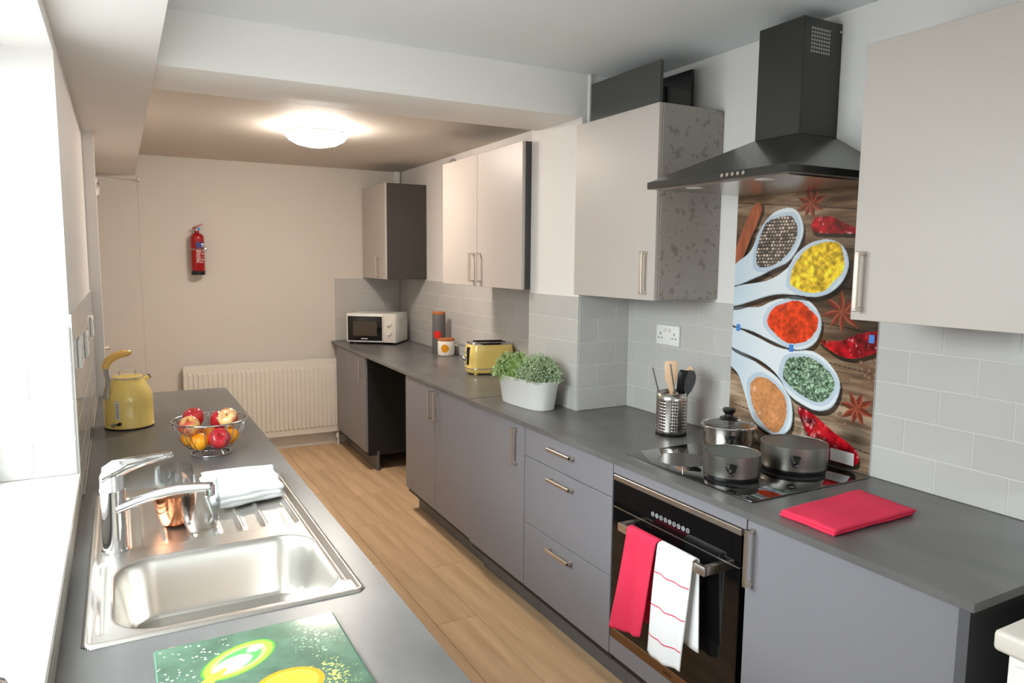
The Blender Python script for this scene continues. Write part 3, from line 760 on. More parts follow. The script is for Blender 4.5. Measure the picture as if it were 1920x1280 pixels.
def blade(base, tip, wid, th, prof, nrm):
    a = Vector(base); b = Vector(tip); d = (b-a).normalized(); n = Vector(nrm); n = (n-d*n.dot(d)).normalized(); q = d.cross(n); L_ = (b-a).length
    rings = []
    for s, w_ in prof:
        p = a+d*L_*s
        rings.append([p+q*w_*wid*x+n*th*y for x, y in ((-1,-.3), (-.8,-1), (.8,-1), (1,-.3), (1,.3), (.8,1), (-.8,1), (-1,.3))])
    return MB().loft(rings)
vn = (-.64, -.74, .2)
utensil('wooden_spatula', 'pale wooden spatula standing upright in the utensil holder', blade((hc[0]+.012, hc[1]+.012, bz), (hc[0]+.016, hc[1]+.03, T+.292), .026, .003, [(0,.25), (.55,.25), (.66,.6), (.75,.95), (.97,1), (1,.85)], vn), 'wood_light')
utensil('wooden_spoon', 'wooden spoon leaning right behind the black ladle', blade((hc[0]-.01, hc[1]+.012, bz), (hc[0]+.085, hc[1]-.012, T+.272), .015, .004, [(0,.35), (.68,.35), (.78,.8), (.88,1), (.96,.8), (1,.3)], vn), 'wood_light')
m = blade((hc[0]+.018, hc[1]-.012, bz), (hc[0]+.034, hc[1]-.03, T+.262), .024, .004, [(0,.25), (.6,.28), (.66,.9), (.95,1), (1,.75)], vn)
utensil('black_turner', 'black silicone turner at the front of the utensil holder', m, 'black_silicone')
m = blade((hc[0]-.004, hc[1]-.036, bz), (hc[0]+.055, hc[1]-.050, T+.262), .022, .008, [(0,.2), (.6,.22), (.70,.8), (.82,1.05), (.93,.95), (1,.45)], (-.5,-.85,.1))
utensil('black_spoon', 'black silicone spoon with a rounded bowl in the utensil holder', m, 'black_silicone')

# ------------------------------------------------------------------ folded cloths
def folded(name, label, pts, layers, th, mname, z0, seed, cat='cloth', group=None):
    # a cloth folded into a slab: layered rounded sheets with soft sag
    P = [Vector(p) for p in pts]
    t = thing(name, label, cat, ((P[0]+P[2])/2).to_3d() + Vector((0,0,z0)), group=group); rs = np.random.RandomState(seed)
    for k in range(layers):
        sh = .006*(rs.rand(4)-.5)*(1+k)
        def f(u, v, k=k):
            p = P[0]*(1-u)*(1-v)+P[1]*u*(1-v)+P[2]*u*v+P[3]*(1-u)*v
            e = min(u, 1-u, v, 1-v); drop = max(0, .06-e)/.06
            wob = .0022*math.sin(u*9+seed+k)+.0016*math.sin(v*11+2*k+seed)
            zz = z0+th*(k+1)+wob*(1-drop)-(th*.55)*drop**2
            j = .003*math.sin(v*14+k*3+seed), .003*math.sin(u*12+k*2+seed)
            return (p.x+sh[0]+j[0], p.y+sh[1]+j[1], max(zz, z0+.001))
        m = MB().grid(f, 30, 30); o = m.build('fold_layer', mname, t, ang=80)
        sd = o.modifiers.new('thickness', 'SOLIDIFY'); sd.thickness = th*.93; sd.offset = -1
    return t
folded('folded_cloth', 'red-pink cloth folded flat on the worktop right of the hob', [(1.558, 1.145), (1.56, 1.318), (1.915, 1.338), (1.895, 1.148)], 2, .008, 'red_cloth', T+.004, 3)

# ------------------------------------------------------------------ sink, tap
t = thing('kitchen_sink', 'inset stainless steel sink with one bowl and a ribbed drainer', 'sink', ((SX0+SX1)/2, (SY0+SY1)/2, T))
def sd_rr(x, y, cx, cy, hx_, hy_, r):
    qx = np.abs(x-cx)-hx_+r; qy = np.abs(y-cy)-hy_+r
    return np.hypot(np.maximum(qx, 0), np.maximum(qy, 0))+np.minimum(np.maximum(qx, qy), 0)-r
def sstep(a, b, x): k_ = np.clip((x-a)/(b-a), 0, 1); return k_*k_*(3-2*k_)
def sink_z(x, y):
    d = -sd_rr(x, y, (SX0+SX1)/2, (SY0+SY1)/2, (SX1-SX0)/2, (SY1-SY0)/2, .022)     # >0 inside the outline
    z = .0006+.0052*sstep(0, .006, d)-.0032*sstep(.008, .018, d)
    bowl = -sd_rr(x, y, .177, 1.612, .213, .178, .085)
    z = z-.135*sstep(-.004, .034, bowl)-.012*sstep(.02, .17, bowl)
    z = z-.004*np.exp(-((np.hypot(x-.177, y-1.612)-.0)/.06)**2)*0
    dr_ = -sd_rr(x, y, .19, 2.075, .200, .215, .02)
    rec = sstep(0, .010, dr_); z = z-.006*rec
    rib = np.exp(-(((x+.01) % .058-.029)/.0065)**2)*sstep(.016, .05, dr_); z = z+.0042*rib
    # shallow groove along both long edges
    for gx, ya, yb in ((-.058, 1.44, 1.80), (.402, 1.46, 2.28)):
        gr = np.exp(-((x-gx)/.006)**2)*sstep(ya, ya+.02, y)*(1-sstep(yb-.02, yb, y)); z = z-.004*gr
    return z, d
xs = np.linspace(SX0, SX1, 150); ys = np.linspace(SY0, SY1, 266); gx, gy = np.meshgrid(xs, ys)
gz, gd = sink_z(gx, gy); m = MB(); nx = len(xs)
m.v = list(zip(gx.ravel().tolist(), gy.ravel().tolist(), (T+gz).ravel().tolist()))
ok = (gd > -.0015).ravel()
for j in range(len(ys)-1):
    for i in range(nx-1):
        q = (j*nx+i, j*nx+i+1, (j+1)*nx+i+1, (j+1)*nx+i)
        if all(ok[k] for k in q): m.f.append(q)
m.build('sink_basin', 'sink_steel', t, ang=60)
MB().lathe([(0, 0), (.012, .001), (.03, .001), (.038, .003), (.042, .0015)], (.177, 1.612, T-.1445), 32).build('waste_strainer', 'chrome', t)
c = (-.034, 1.872)
t = thing('mixer_tap', 'chrome single-lever mixer tap at the wall side of the sink', 'tap', (*c, T+.002))
MB().lathe([(0, 0), (.030, 0), (.030, .005), (.0265, .009), (.0262, .142), (.0275, .146), (.0275, .150), (.0262, .153), (.026, .18), (.022, .190), (0, .193)], (*c, T+.002), 36).build('tap_body', 'chrome', t)
z = T+.19
m = MB(); rings = []
for s, w_, h_ in ((0, .024, .020), (.15, .026, .024), (.35, .021, .018), (.6, .017, .012), (.85, .0155, .009), (.97, .013, .007), (1, .005, .004)):
    x = c[0]-.020+s*.150; yy = c[1]-.012*s; zz = z-.006+.036*(s**.7)+.004*math.sin(s*3)
    rings.append([(x, yy+w_*math.cos(k*math.pi/8), zz+h_*math.sin(k*math.pi/8)) for k in range(16)])
m.loft(rings).build('lever', 'chrome', t, ang=60)
m = MB(); rings = []
P0 = Vector((c[0]+.012, c[1]-.014, T+.106)); P1 = Vector((.170, 1.765, T+.152))
for k in range(13):
    s = k/12; p = P0.lerp(P1, s)+Vector((0, 0, .016*math.sin(s*math.pi*.9))); d = (P1-P0).normalized(); q = Vector((-d.y, d.x, 0)).normalized(); n = d.cross(q)
    w_, h_ = .0155-.002*s, .0115
    rings.append([p+q*w_*math.cos(a*math.pi/8)+n*h_*math.sin(a*math.pi/8) for a in range(16)])
sp = m.loft(rings).build('spout', 'chrome', t, ang=60)
MB().lathe([(0, 0), (.0105, 0), (.0128, .003), (.0128, .024), (0, .026)], (P1.x-.006, P1.y+.003, P1.z-.016), 24).build('aerator', 'chrome', sp)

# ------------------------------------------------------------------ things on the drainer
def tumbler(label, c, z, r, h, coppered):
    t = thing('tumbler', label, 'glass', (*c, z), group='tumblers on the drainer')
    prof = [(.66,0), (.80,.06), (.93,.22), (1.0,.42), (1.0,.6), (.95,.82), (.88,1.)]
    P = [(r*a, h*b) for a, b in prof]
    inner = [(a-.0018, b if i else .004) for i, (a, b) in enumerate(P)][::-1]
    MB().lathe([(0,.0)]+P+inner+[(0,.004)], (*c, z), 36).build('glass_wall', 'clear_glass', t, ang=60)
    if coppered:
        cut = [(r*a+.0004, h*b) for a, b in prof if b < .5]+[(r*1.0+.0004, h*.54)]
        MB().lathe([(0,.0001)]+cut, (*c, z), 36).build('copper_coat', 'copper', t, ang=60)
    return t
zd = T+.0015
tumbler('glass tumbler with coppered lower half on the drainer', (.104, 2.005), zd, .050, .150, True)
tumbler('clear glass tumbler partly behind the tap spout', (.158, 1.925), zd, .046, .132, False)
folded('folded_towel', 'white tea towel folded in a loose stack on the drainer', [(.200, 2.045), (.392, 2.085), (.402, 2.312), (.192, 2.322)], 3, .013, 'white_cloth', T+.0065, 8, cat='tea towel')

# ------------------------------------------------------------------ chopping board
BX0, BX1, BY0, BY1 = .024, .337, .935, 1.337
def board_colour(u, v):
    X = BX0+u*(BX1-BX0); Y = BY0+v*(BY1-BY0)
    img = np.zeros(u.shape+(3,)); n = fbm(X*30, Y*30, 2, 3)
    img[:] = np.array([84,110,92.]); img = img*(.8+.4*n[..., None])
    rs = np.random.RandomState(5)
    sp = fbm(X*260, Y*260, 7, 2); dens = np.clip(1.2-np.hypot((X-.29)/.09, (Y-1.26)/.12), 0, 1)+.25*np.clip(fbm(X*20, Y*20, 9, 2)-.4, 0, 1)
    img[sp > .78-.26*dens] = [150,184,150]
    d2 = np.clip(1.1-np.hypot((X-.285)/.06, (Y-1.12)/.09), 0, 1); img[(fbm(X*300, Y*300, 13, 2) > .75-.35*d2)] = [206,206,110]
    for k in range(70):
        a, b = BX0+rs.rand()*.12, 1.20+rs.rand()*.13; img[np.hypot(X-a, Y-b) < .0007+.0016*rs.rand()] = [226,240,228]
    def ell(cx, cy, a, b, th):
        dx, dy = X-cx, Y-cy; p = (dx*math.cos(th)+dy*math.sin(th))/a; q = (-dx*math.sin(th)+dy*math.cos(th))/b; return np.hypot(p, q)
    e = ell(.152, 1.243, .068, .040, .60); img[e < 1.06] = [84,160,60]; img[e < 1] = [150,214,70]; img[e < .80] = [196,236,120]
    img[(e < .66)] = [92,168,92]; s = ell(.140, 1.232, .036, .020, .5); img[s < 1] = [244,246,232]
    s = ell(.182, 1.268, .016, .010, .5); img[s < 1] = [240,244,210]
    st = ell(.092, 1.190, .05, .010, .75); img[st < 1] = [176,212,70]
    o = ell(.215, 1.128, .056, .046, .1); img[o < 1] = [232,150,40]; img[o < .82] = [246,196,72]; img[(o < .72) & (np.sin(np.arctan2(Y-1.128, X-.215)*9) > -.7)] = [250,206,60]
    e = ell(.13, 1.04, .06, .05, .3); img[e < 1] = [222,60,40]; img[e < .8] = [238,120,60]
    return np.clip(img, 0, 255)
t = thing('chopping_board', 'dark green glass chopping board printed with sliced peppers', 'chopping board', ((BX0+BX1)/2, (BY0+BY1)/2, T))
pts = rrect(BX1-BX0, BY1-BY0, .008); mx, my = (BX0+BX1)/2, (BY0+BY1)/2
MB().loft([[(mx+a*s_, my+b*s_, zz) for a, b in pts] for s_, zz in ((.996, T+.0004), (1, T+.001), (1, T+.0052), (.996, T+.0058))]).build('glass_slab', mat('green_glass', (70,110,92), .1, coat=.4).name, t)
print_mesh('printed_picture', 'print_gloss', 230, 290, lambda u, v: np.stack([BX0+.003+u*(BX1-BX0-.006), BY0+.003+v*(BY1-BY0-.006), np.full_like(u, T+.0062)], -1), board_colour, t)

# ------------------------------------------------------------------ kettle
c = (.014, 3.29)
t = thing('kettle', 'yellow enamel kettle with a curved one-armed handle on the sink worktop', 'kettle', (*c, T))
MB().lathe([(0,0), (.088,0), (.092,.003), (.092,.010), (.0905,.012), (.0905,.10), (.089,.125), (.082,.150), (.068,.175), (.059,.19), (.0575,.197), (.055,.199), (0,.199)], (*c, T+.004), 56).build('kettle_body', 'yellow_enamel', t, ang=50)
MB().lathe([(0,0), (.091,0), (.091,.004), (0,.004)], (*c, T), 40).build('base_plate', 'black_plastic', t)
ld = MB().lathe([(.057,0), (.057,.004), (.05,.008), (0,.011)], (*c, T+.203), 40).build('lid', 'yellow_enamel', t)
MB().tube([(c[0]-.028, c[1], T+.21), (c[0]-.028, c[1], T+.228), (c[0]-.022, c[1], T+.233), (c[0]+.022, c[1], T+.233), (c[0]+.028, c[1], T+.228), (c[0]+.028, c[1], T+.21)], .0038, 8).build('lid_handle', 'chrome', ld)
MB().tube([(c[0]+(.058)*math.cos(k*math.pi/20), c[1]+.058*math.sin(k*math.pi/20), T+.203) for k in range(40)], .0025, 8, closed=True).build('collar', 'chrome', t)
# side strut, handle, spout, gauge, switch (they face the camera side, to the left)
a = math.radians(212); d = Vector((math.cos(a), math.sin(a), 0)); C3 = Vector((*c, T))
def at(r, z, aa=a): return C3+Vector((math.cos(aa)*r, math.sin(aa)*r, z))
m = MB(); rings = []
for r, z, w_ in ((.0925, .128, .017), (.0905, .15, .013), (.083, .175, .0105), (.080, .20, .0105), (.086, .228, .0105), (.088, .252, .012)):
    p = at(r, z); q = Vector((-d.y, d.x, 0))
    rings.append([p+q*w_*x+d*.004*y for x, y in ((-1,-1), (1,-1), (1,1), (-1,1))])
m.loft(rings).build('handle_strut', 'steel', t)
m = MB(); pts = [at(.088, .248), at(.086, .262), at(.074, .279), at(.052, .292), at(.026, .299), at(-.004, .302), at(-.018, .302)]
pts = [Vector((p.x, p.y, p.z)) for p in pts]
m.tube(pts, [.0135, .014, .0155, .0155, .015, .014, .009], 16).build('handle_grip', 'yellow_handle', t, ang=60)
g = MB(); qa = math.radians(243)
def wrap(aa0, aa1, z0_, z1_, r, n=6): return MB().grid(lambda u, v: tuple(at(r, z0_+(z1_-z0_)*v, aa0+(aa1-aa0)*u)), n, 4)
gz_ = wrap(qa-.085, qa+.085, .045, .12, .0908).build('water_gauge', 'label_white', t)
for k in range(6): wrap(qa-.03, qa+.04, .054+k*.010, .058+k*.010, .0911, 2).build('gauge_mark', 'canister_grey', gz_)
p = at(.09, .026, math.radians(236)); e = (p-C3); e.z = 0; e.normalize()
MB().tube([p-e*.004, p+e*.016], .0085, 14).build('switch', 'chrome', t)
p2 = p+e*.004+Vector((.018, -.006, .002)); MB().tube([p2-e*.006, p2+e*.010], [.008, .006], 12).build('switch_guard', 'black_plastic', t)
a2 = math.radians(20); e = Vector((math.cos(a2), math.sin(a2), 0)); p = C3+e*.058+Vector((0,0,.19))
MB().loft([[p+e*l+Vector((-e.y, e.x, 0))*w_*x+Vector((0,0,1))*(zz+h_*y) for x, y in ((-1,-.6), (0,-1), (1,-.6), (1,.6), (0,1), (-1,.6))] for l, w_, h_, zz in ((-.006,.018,.016,-.01), (.012,.013,.011,0), (.026,.010,.008,.006))]).build('spout', 'yellow_enamel', t)
MB().tube([p+e*.024+Vector((0,0,.006)), p+e*.030+Vector((0,0,.008))], .009, 12).build('spout_tip', 'black_plastic', t)

# ------------------------------------------------------------------ wire fruit bowl and fruit
c = (.262, 2.70)
t = thing('fruit_bowl', 'chrome wire fruit bowl holding apples and oranges', 'bowl', (*c, T))
def ring(r, z, rad): return [(c[0]+r*math.cos(k*math.pi/28), c[1]+r*math.sin(k*math.pi/28), T+z) for k in range(56)], rad
for nm, r, z, rad in (('rim_wire', .124, .122, .0028), ('foot_ring', .064, .003, .0028), ('floor_ring', .050, .021, .0022)):
    P, rd = ring(r, z, rad); MB().tube(P, rd, 8, closed=True).build(nm, 'wire', t, ang=80)
prof = [(.05,.021), (.072,.027), (.092,.045), (.107,.07), (.117,.098), (.122,.114)]
for k in range(10):
    a0 = k*2*math.pi/10+.16; pts = []
    for s in (-1, 1):
        col_ = [(r*math.cos(a0+s*.105*(.6+.4*r/.12)), r*math.sin(a0+s*.105*(.6+.4*r/.12)), z) for r, z in prof]
        pts += col_ if s < 0 else col_[::-1]
        if s < 0:
            for q in (-.6, 0, .6): aa = a0+q*.105; pts.append((.1235*math.cos(aa), .1235*math.sin(aa), .119 if q else .121))
    MB().tube([(c[0]+x, c[1]+y, T+z) for x, y, z in pts], .0017, 6).build('wire_loop', 'wire', t, ang=80)
for k in range(5):
    aa = k*2*math.pi/5+.3
    MB().tube([(c[0]+.064*math.cos(aa), c[1]+.064*math.sin(aa), T+.003), (c[0]+.050*math.cos(aa), c[1]+.050*math.sin(aa), T+.021)], .002, 6).build('foot_wire', 'wire', t)
MB().tube([(c[0]-.05, c[1], T+.021), (c[0]+.05, c[1], T+.021)], .0018, 6).build('floor_wire', 'wire', t)
MB().tube([(c[0], c[1]-.05, T+.021), (c[0], c[1]+.05, T+.021)], .0018, 6).build('floor_wire', 'wire', t)
mat('apple_red', (196,28,48), .25, rgb2=(214,70,66), scale=40, coat=.3, lo=.35, hi=.75)
mat('apple_blush', (214,74,62), .25, rgb2=(238,200,126), scale=26, coat=.3, lo=.40, hi=.60)
mat('apple_pale', (238,206,140), .25, rgb2=(206,70,62), scale=24, coat=.3, lo=.46, hi=.64)
mat('orange_peel', (240,140,16), .42, rgb2=(248,168,34), scale=6, bump=.35, bscale=220)
def apple(label, p, r, mname, tilt):
    t = thing('apple', label, 'apple', p, group='fruit in the wire bowl')
    pr = [(0,-.80), (.18,-.86), (.36,-.9), (.62,-.78), (.86,-.42), (.98,0), (1.0,.28), (.92,.6), (.7,.84), (.45,.92), (.22,.84), (.08,.70), (0,.66)]
    P = smooth_pr(pr); o = MB().lathe([(r*a_, r*b_) for a_, b_ in P], n=36).build('flesh', mname, t, ang=80, fix=False); o.rotation_euler = tilt
    s = MB().tube([(0,0,r*.66), (r*.04,0,r*.9), (r*.12,0,r*1.1)], r*.05, 8).build('stem', 'cork', o, fix=False); return t
def smooth_pr(pr, n=3):
    out = []
    for i in range(len(pr)-1):
        a_, b_, c_, d_ = [np.array(pr[max(0, min(len(pr)-1, i+k))]) for k in (-1, 0, 1, 2)]
        for k in range(n):
            q = k/n; v_ = .5*((2*b_)+(c_-a_)*q+(2*a_-5*b_+4*c_-d_)*q*q+(-a_+3*b_-3*c_+d_)*q**3); out.append((max(0, v_[0]), v_[1]))
    out.append(pr[-1]); out[0] = (0, out[0][1]); return out
def orange(label, p, r):
    t = thing('orange', label, 'orange', p, group='fruit in the wire bowl')
    MB().lathe([(r*math.sin(k*math.pi/18), -r*.97*math.cos(k*math.pi/18)) for k in range(19)], n=32).build('peel', 'orange_peel', t, ang=80, fix=False)
    MB().lathe([(0,0), (.003,.0005), (.004,-.0005)], (0,0,r*.97), 8).build('stem_button', 'herb_stem', t, fix=False)
orange('orange low at the front left of the wire bowl', (.222, 2.657, T+.055), .0315)
orange('orange at the right side of the wire bowl beneath the pale apple', (.326, 2.688, T+.058), .030)
orange('orange at the back of the wire bowl, mostly hidden', (.258, 2.725, T+.060), .033)
orange('orange low at the left side of the wire bowl', (.195, 2.712, T+.057), .029)
apple('deep red apple low at the front of the wire bowl', (.283, 2.645, T+.060), .036, 'apple_red', (.9, .2, 0))
apple('pink and yellow apple at the left of the wire bowl', (.193, 2.668, T+.108), .0345, 'apple_blush', (.5, -.3, 0))
apple('red apple resting at the back left of the wire bowl', (.213, 2.745, T+.122), .0345, 'apple_red', (.2, -.2, 0))
apple('pale yellow apple with red flush at the right top of the wire bowl', (.322, 2.690, T+.121), .0345, 'apple_pale', (.8, -.5, 0))
apple('red apple behind the pale apple in the wire bowl', (.300, 2.762, T+.100), .034, 'apple_red', (.3, .4, 0))

# ------------------------------------------------------------------ radiator and extinguisher on the back wall
t = thing('radiator', 'cream ribbed panel radiator under the back wall', 'radiator', (1.0, 5.99, .12))
rx0, rx1, rz0, rz1, ry = .405, 1.605, .122, .742, 5.975
nr = 33; pit = (rx1-rx0-.04)/nr; pr = []
for k in range(nr):
    x = rx0+.02+k*pit; pr += [(x, 0), (x+pit*.26, 0), (x+pit*.36, -.014), (x+pit*.90, -.014), (x+pit*.98, 0)]
pr.append((rx1-.02, 0)); prf = [(rx0, 0)]+pr+[(rx1, 0)]
m = MB(); levels = [(rz0, 0), (rz0+.045, 0), (rz0+.058, 1), (rz1-.068, 1), (rz1-.055, 0), (rz1, 0)]; vs = []
for z, s in levels:
    for x, d_ in prf: vs.append((x, ry+d_*s, z))
n = len(prf); fs = [(j*n+i, j*n+i+1, (j+1)*n+i+1, (j+1)*n+i) for j in range(len(levels)-1) for i in range(n-1)]
m.add(vs, fs); m.build('front_panel', 'radiator', t, ang=25)
B(rx0-.003, rx1+.003, ry+.0015, ry+.062, rz0+.01, rz1, bev=.006).build('casing', 'radiator', t)
g = MB()
for k in range(60): g.box(rx0+.02+k*.0197, rx0+.034+k*.0197, ry+.012, ry+.052, rz1-.0005, rz1+.002)
g.build('top_grille', 'white_trim', t)
MB().tube([(rx1-.012, ry+.03, rz0+.012), (rx1-.012, ry+.03, .03), (rx1-.012, ry+.03, .0)], .008, 10).lathe([(0,0), (.016,0), (.018,.03), (.012,.05), (0,.052)], (rx1-.012, ry+.03, .06), 16).build('valve', 'white_plastic', t)
c = (.540, 6.005)
t = thing('fire_extinguisher', 'red fire extinguisher with blue label band strapped to the back wall', 'fire extinguisher', (*c, 1.444))
z0 = 1.456; r = .0495
MB().lathe([(0,0), (r*.92,0), (r,.012), (r,.265), (r*.96,.280), (r*.8,.293), (r*.5,.302), (r*.34,.306), (.016,.322), (0,.322)], (*c, z0), 40).build('cylinder', 'ext_red', t, ang=50)
MB().lathe([(r*.8,-.012), (r*.98,-.012), (r*1.01,0), (r*1.01,.018), (r*.9,.019)], (*c, z0), 40).build('foot_ring', 'black_plastic', t)
def lab(u, v):
    img = np.zeros(u.shape+(3,)); img[:] = [158,8,14]
    img[v > .72] = [46,58,128]; img[(v > .86) & (v < .94) & (u > .5)] = [236,236,240]; img[(v > .77) & (v < .81) & (u > .5)] = [200,205,225]
    rs = np.random.RandomState(4)
    for k in range(13):
        y0 = .04+k*.047
        on = (v > y0) & (v < y0+.026) & (vnoise(u*22+k*7, v*0+k, 8) > .42) & (((u < .40)) | (k % 3 != 1))
        img[on] = [226,206,200]
    return img
a0, a1 = math.radians(255), math.radians(338)
print_mesh('label_wrap', 'print_matt', 60, 110, lambda u, v: np.stack([c[0]+(r+.0006)*np.cos(a0+(a1-a0)*u), c[1]+(r+.0006)*np.sin(a0+(a1-a0)*u), z0+.075+v*.16], -1), lab, t)
MB().tube([(c[0]+(r+.002)*math.cos(k*math.pi/20), c[1]+(r+.002)*math.sin(k*math.pi/20), z0+.180) for k in range(40)], .0045, 6, closed=True).box(c[0]+.040, c[0]+.062, c[1]-.03, c[1]-.012, z0+.170, z0+.190, bev=.003).build('strap', 'steel', t)
B(c[0]-.02, c[0]+.02, c[1]+r+.003, YB-.0005, z0+.02, z0+.25).build('wall_bracket', 'steel', t)
MB().lathe([(0,0), (.013,0), (.013,.02), (.009,.026), (0,.028)], (*c, z0+.321), 20).build('valve_block', 'nickel', t)
rx = MB(); rx.box(c[0]-.033, c[0]+.012, c[1]-.007, c[1]+.007, z0+.335, z0+.343, bev=.002)
n0 = len(rx.v); rx.box(-.035, .035, -.006, .006, -.004, .004, bev=.002); rx.rot(Matrix.Translation((c[0]+.010, c[1], z0+.358)) @ Matrix.Rotation(-.42, 4, 'Y'), n0)
rx.build('lever', 'ext_red', t)
MB().lathe([(0,0), (.011,0), (.011,.008), (0,.008)], n=16).rot(Matrix.Translation((c[0]+.012, c[1]-.012, z0+.335)) @ Matrix.Rotation(math.pi/2, 4, 'X')).build('gauge', 'tape_blue', t)

# ------------------------------------------------------------------ ceiling lamp (gives the warm light of the far half)
c = (1.045, 4.30)
t = thing('ceiling_lamp', 'round opal glass ceiling lamp glowing beyond the beam', 'lamp', (*c, CE2))
MB().lathe([(0,0), (.12,0), (.12,-.018), (0,-.018)], (*c, CE2), 40).build('base', 'white_plastic', t)
MB().lathe([(.165,-.020), (.178,-.024), (.180,-.030), (.176,-.045), (.155,-.070), (.115,-.092), (.06,-.105), (0,-.109)], (*c, CE2), 56).build('diffuser', 'lamp_glow', t, ang=80)
MB().lathe([(.180,-.026), (.183,-.029), (.183,-.034), (.180,-.037)], (*c, CE2), 56).build('rim', 'white_plastic', t, ang=80)
# ------------------------------------------------------------------ microwave
p0 = Vector((1.620, 5.795)); p1 = Vector((1.955, 5.535)); dv = p1-p0; rz = math.atan2(dv.y, dv.x); mw = dv.length
t = thing('microwave', 'white microwave oven with black door and two dials in the corner', 'microwave', (p0.x, p0.y, T), rz)
md, mh, mf = .30, .250, .016
def L_(m, name, mname, parent, ang=35): return m.build(name, mname, parent, ang=ang, fix=False)
L_(B(0, mw, .004, md, mf, mh, bev=.004), 'casing', 'white_plastic', t)
dr = L_(B(.006, mw*.735, -.010, .0035, mf+.006, mh-.006, bev=.004), 'door', 'white_plastic', t)
L_(B(.016, mw*.725, -.0125, -.0095, mf+.016, mh-.020, bev=.002), 'door_glass', 'black_glass', dr)
L_(B(.062, mw*.725-.042, -.0132, -.0126, mf+.055, mh-.060), 'viewing_mesh', mat('mesh_brown', (74,66,54), .35).name, dr)
L_(B(.13, .185, -.0134, -.0126, mf+.028, mf+.036), 'badge', 'ink_white', dr)
cp = L_(B(mw*.742, mw-.003, -.008, .0035, mf+.004, mh-.004, bev=.003), 'control_panel', 'cream_plastic', t)
for z in (.155, .082):
    d_ = L_(MB().lathe([(0,0), (.021,0), (.0205,.010), (.018,.014), (0,.014)], n=28).rot(Matrix.Translation((mw*.865, -.008, mf+z)) @ Matrix.Rotation(math.pi/2, 4, 'X')), 'dial', 'white_plastic', cp)
    L_(B(mw*.865-.003, mw*.865+.003, -.030, -.0221, mf+z-.017, mf+z+.017, bev=.0015), 'dial_grip', 'white_plastic', cp)
L_(B(mw+.0001, mw+.0022, .06, md-.035, mf+.03, mh-.045, bev=.001, seg=1), 'side_panel', 'white_plastic', t)
for x, y in ((.03,.03), (mw-.03,.03), (.03,md-.03), (mw-.03,md-.03)): L_(MB().lathe([(0,0), (.012,0), (.014,mf-.0005), (0,mf-.0005)], (x, y, 0), 14), 'foot', 'black_plastic', t)

# ------------------------------------------------------------------ canister, mug, toaster, planter
c = (2.062, 4.905)
t = thing('tall_canister', 'tall grey canister with cork lid and red dot', 'canister', (*c, T))
MB().lathe([(0,0), (.047,0), (.049,.004), (.049,.285), (.046,.292), (0,.292)], (*c, T), 36).build('canister_body', 'canister_grey', t)
MB().lathe([(0,0), (.047,0), (.048,.003), (.048,.016), (.046,.019), (0,.019)], (*c, T+.2921), 36).build('lid', 'cork', t)
def dot(c, r, z, rad, ang, mname, t, name='painted_dot'):
    m = MB().grid(lambda u, v: (c[0]+(r+.0009)*math.cos(ang+v*rad*math.cos(u*2*math.pi)/r), c[1]+(r+.0009)*math.sin(ang+v*rad*math.cos(u*2*math.pi)/r), z+v*rad*math.sin(u*2*math.pi)), 32, 6)
    m.build(name, mname, t, ang=80)
dot(c, .049, T+.145, .029, math.radians(232), 'paint_red', t)
c = (2.068, 4.785)
t = thing('storage_jar', 'short white jar with wooden lid and amber dot', 'jar', (*c, T))
MB().lathe([(0,0), (.052,0), (.060,.008), (.062,.03), (.062,.105), (.060,.108), (0,.108)], (*c, T), 40).build('jar_body', 'ceramic_white', t)
MB().lathe([(0,0), (.059,0), (.060,.004), (.060,.014), (.058,.018), (0,.018)], (*c, T+.1081), 40).build('lid', 'cork', t)
dot(c, .062, T+.058, .029, math.radians(238), 'paint_amber', t)

c = (1.985, 3.93); rz = math.radians(-12)
t = thing('toaster', 'yellow retro two-slot toaster with chrome top, lever and dials', 'toaster', (*c, T), rz)
TL, TWd = .295, .205
def sell(w_, l_, z, p=3.4, n=56):
    out = []
    for k in range(n):
        a_ = k*2*math.pi/n; cc, ss = math.cos(a_), math.sin(a_)
        out.append((l_/2*math.copysign(abs(cc)**(2/p), cc), w_/2*math.copysign(abs(ss)**(2/p), ss), z))
    return out
L_(MB().loft([sell(TWd*.93, TL*.95, .012), sell(TWd*.98, TL*.98, .02), sell(TWd, TL, .034)]), 'base_skirt', 'yellow_enamel', t, 50)
L_(MB().loft([sell(TWd*1.005, TL*1.005, .034), sell(TWd*1.005, TL*1.005, .040)]), 'chrome_band', 'chrome', t)
L_(MB().loft([sell(TWd*1., TL*1., .0401), sell(TWd*1., TL*.995, .09), sell(TWd*.985, TL*.975, .14), sell(TWd*.95, TL*.94, .172), sell(TWd*.93, TL*.92, .182)]), 'shell', 'yellow_enamel', t, 50)
tp = L_(MB().loft([sell(TWd*.92, TL*.91, .1821), sell(TWd*.90, TL*.89, .190), sell(TWd*.86, TL*.85, .194)]), 'top_plate', 'chrome', t, 50)
for s in (-1, 1): L_(B(-.09, .09, s*.038-.013, s*.038+.013, .1935, .1952), 'bread_slot', 'black_plastic', tp)
for s in (-1, 1): L_(MB().tube([(-.092, s*.038, .197), (.092, s*.038, .197)], .0022, 6), 'slot_guard', 'chrome', tp)
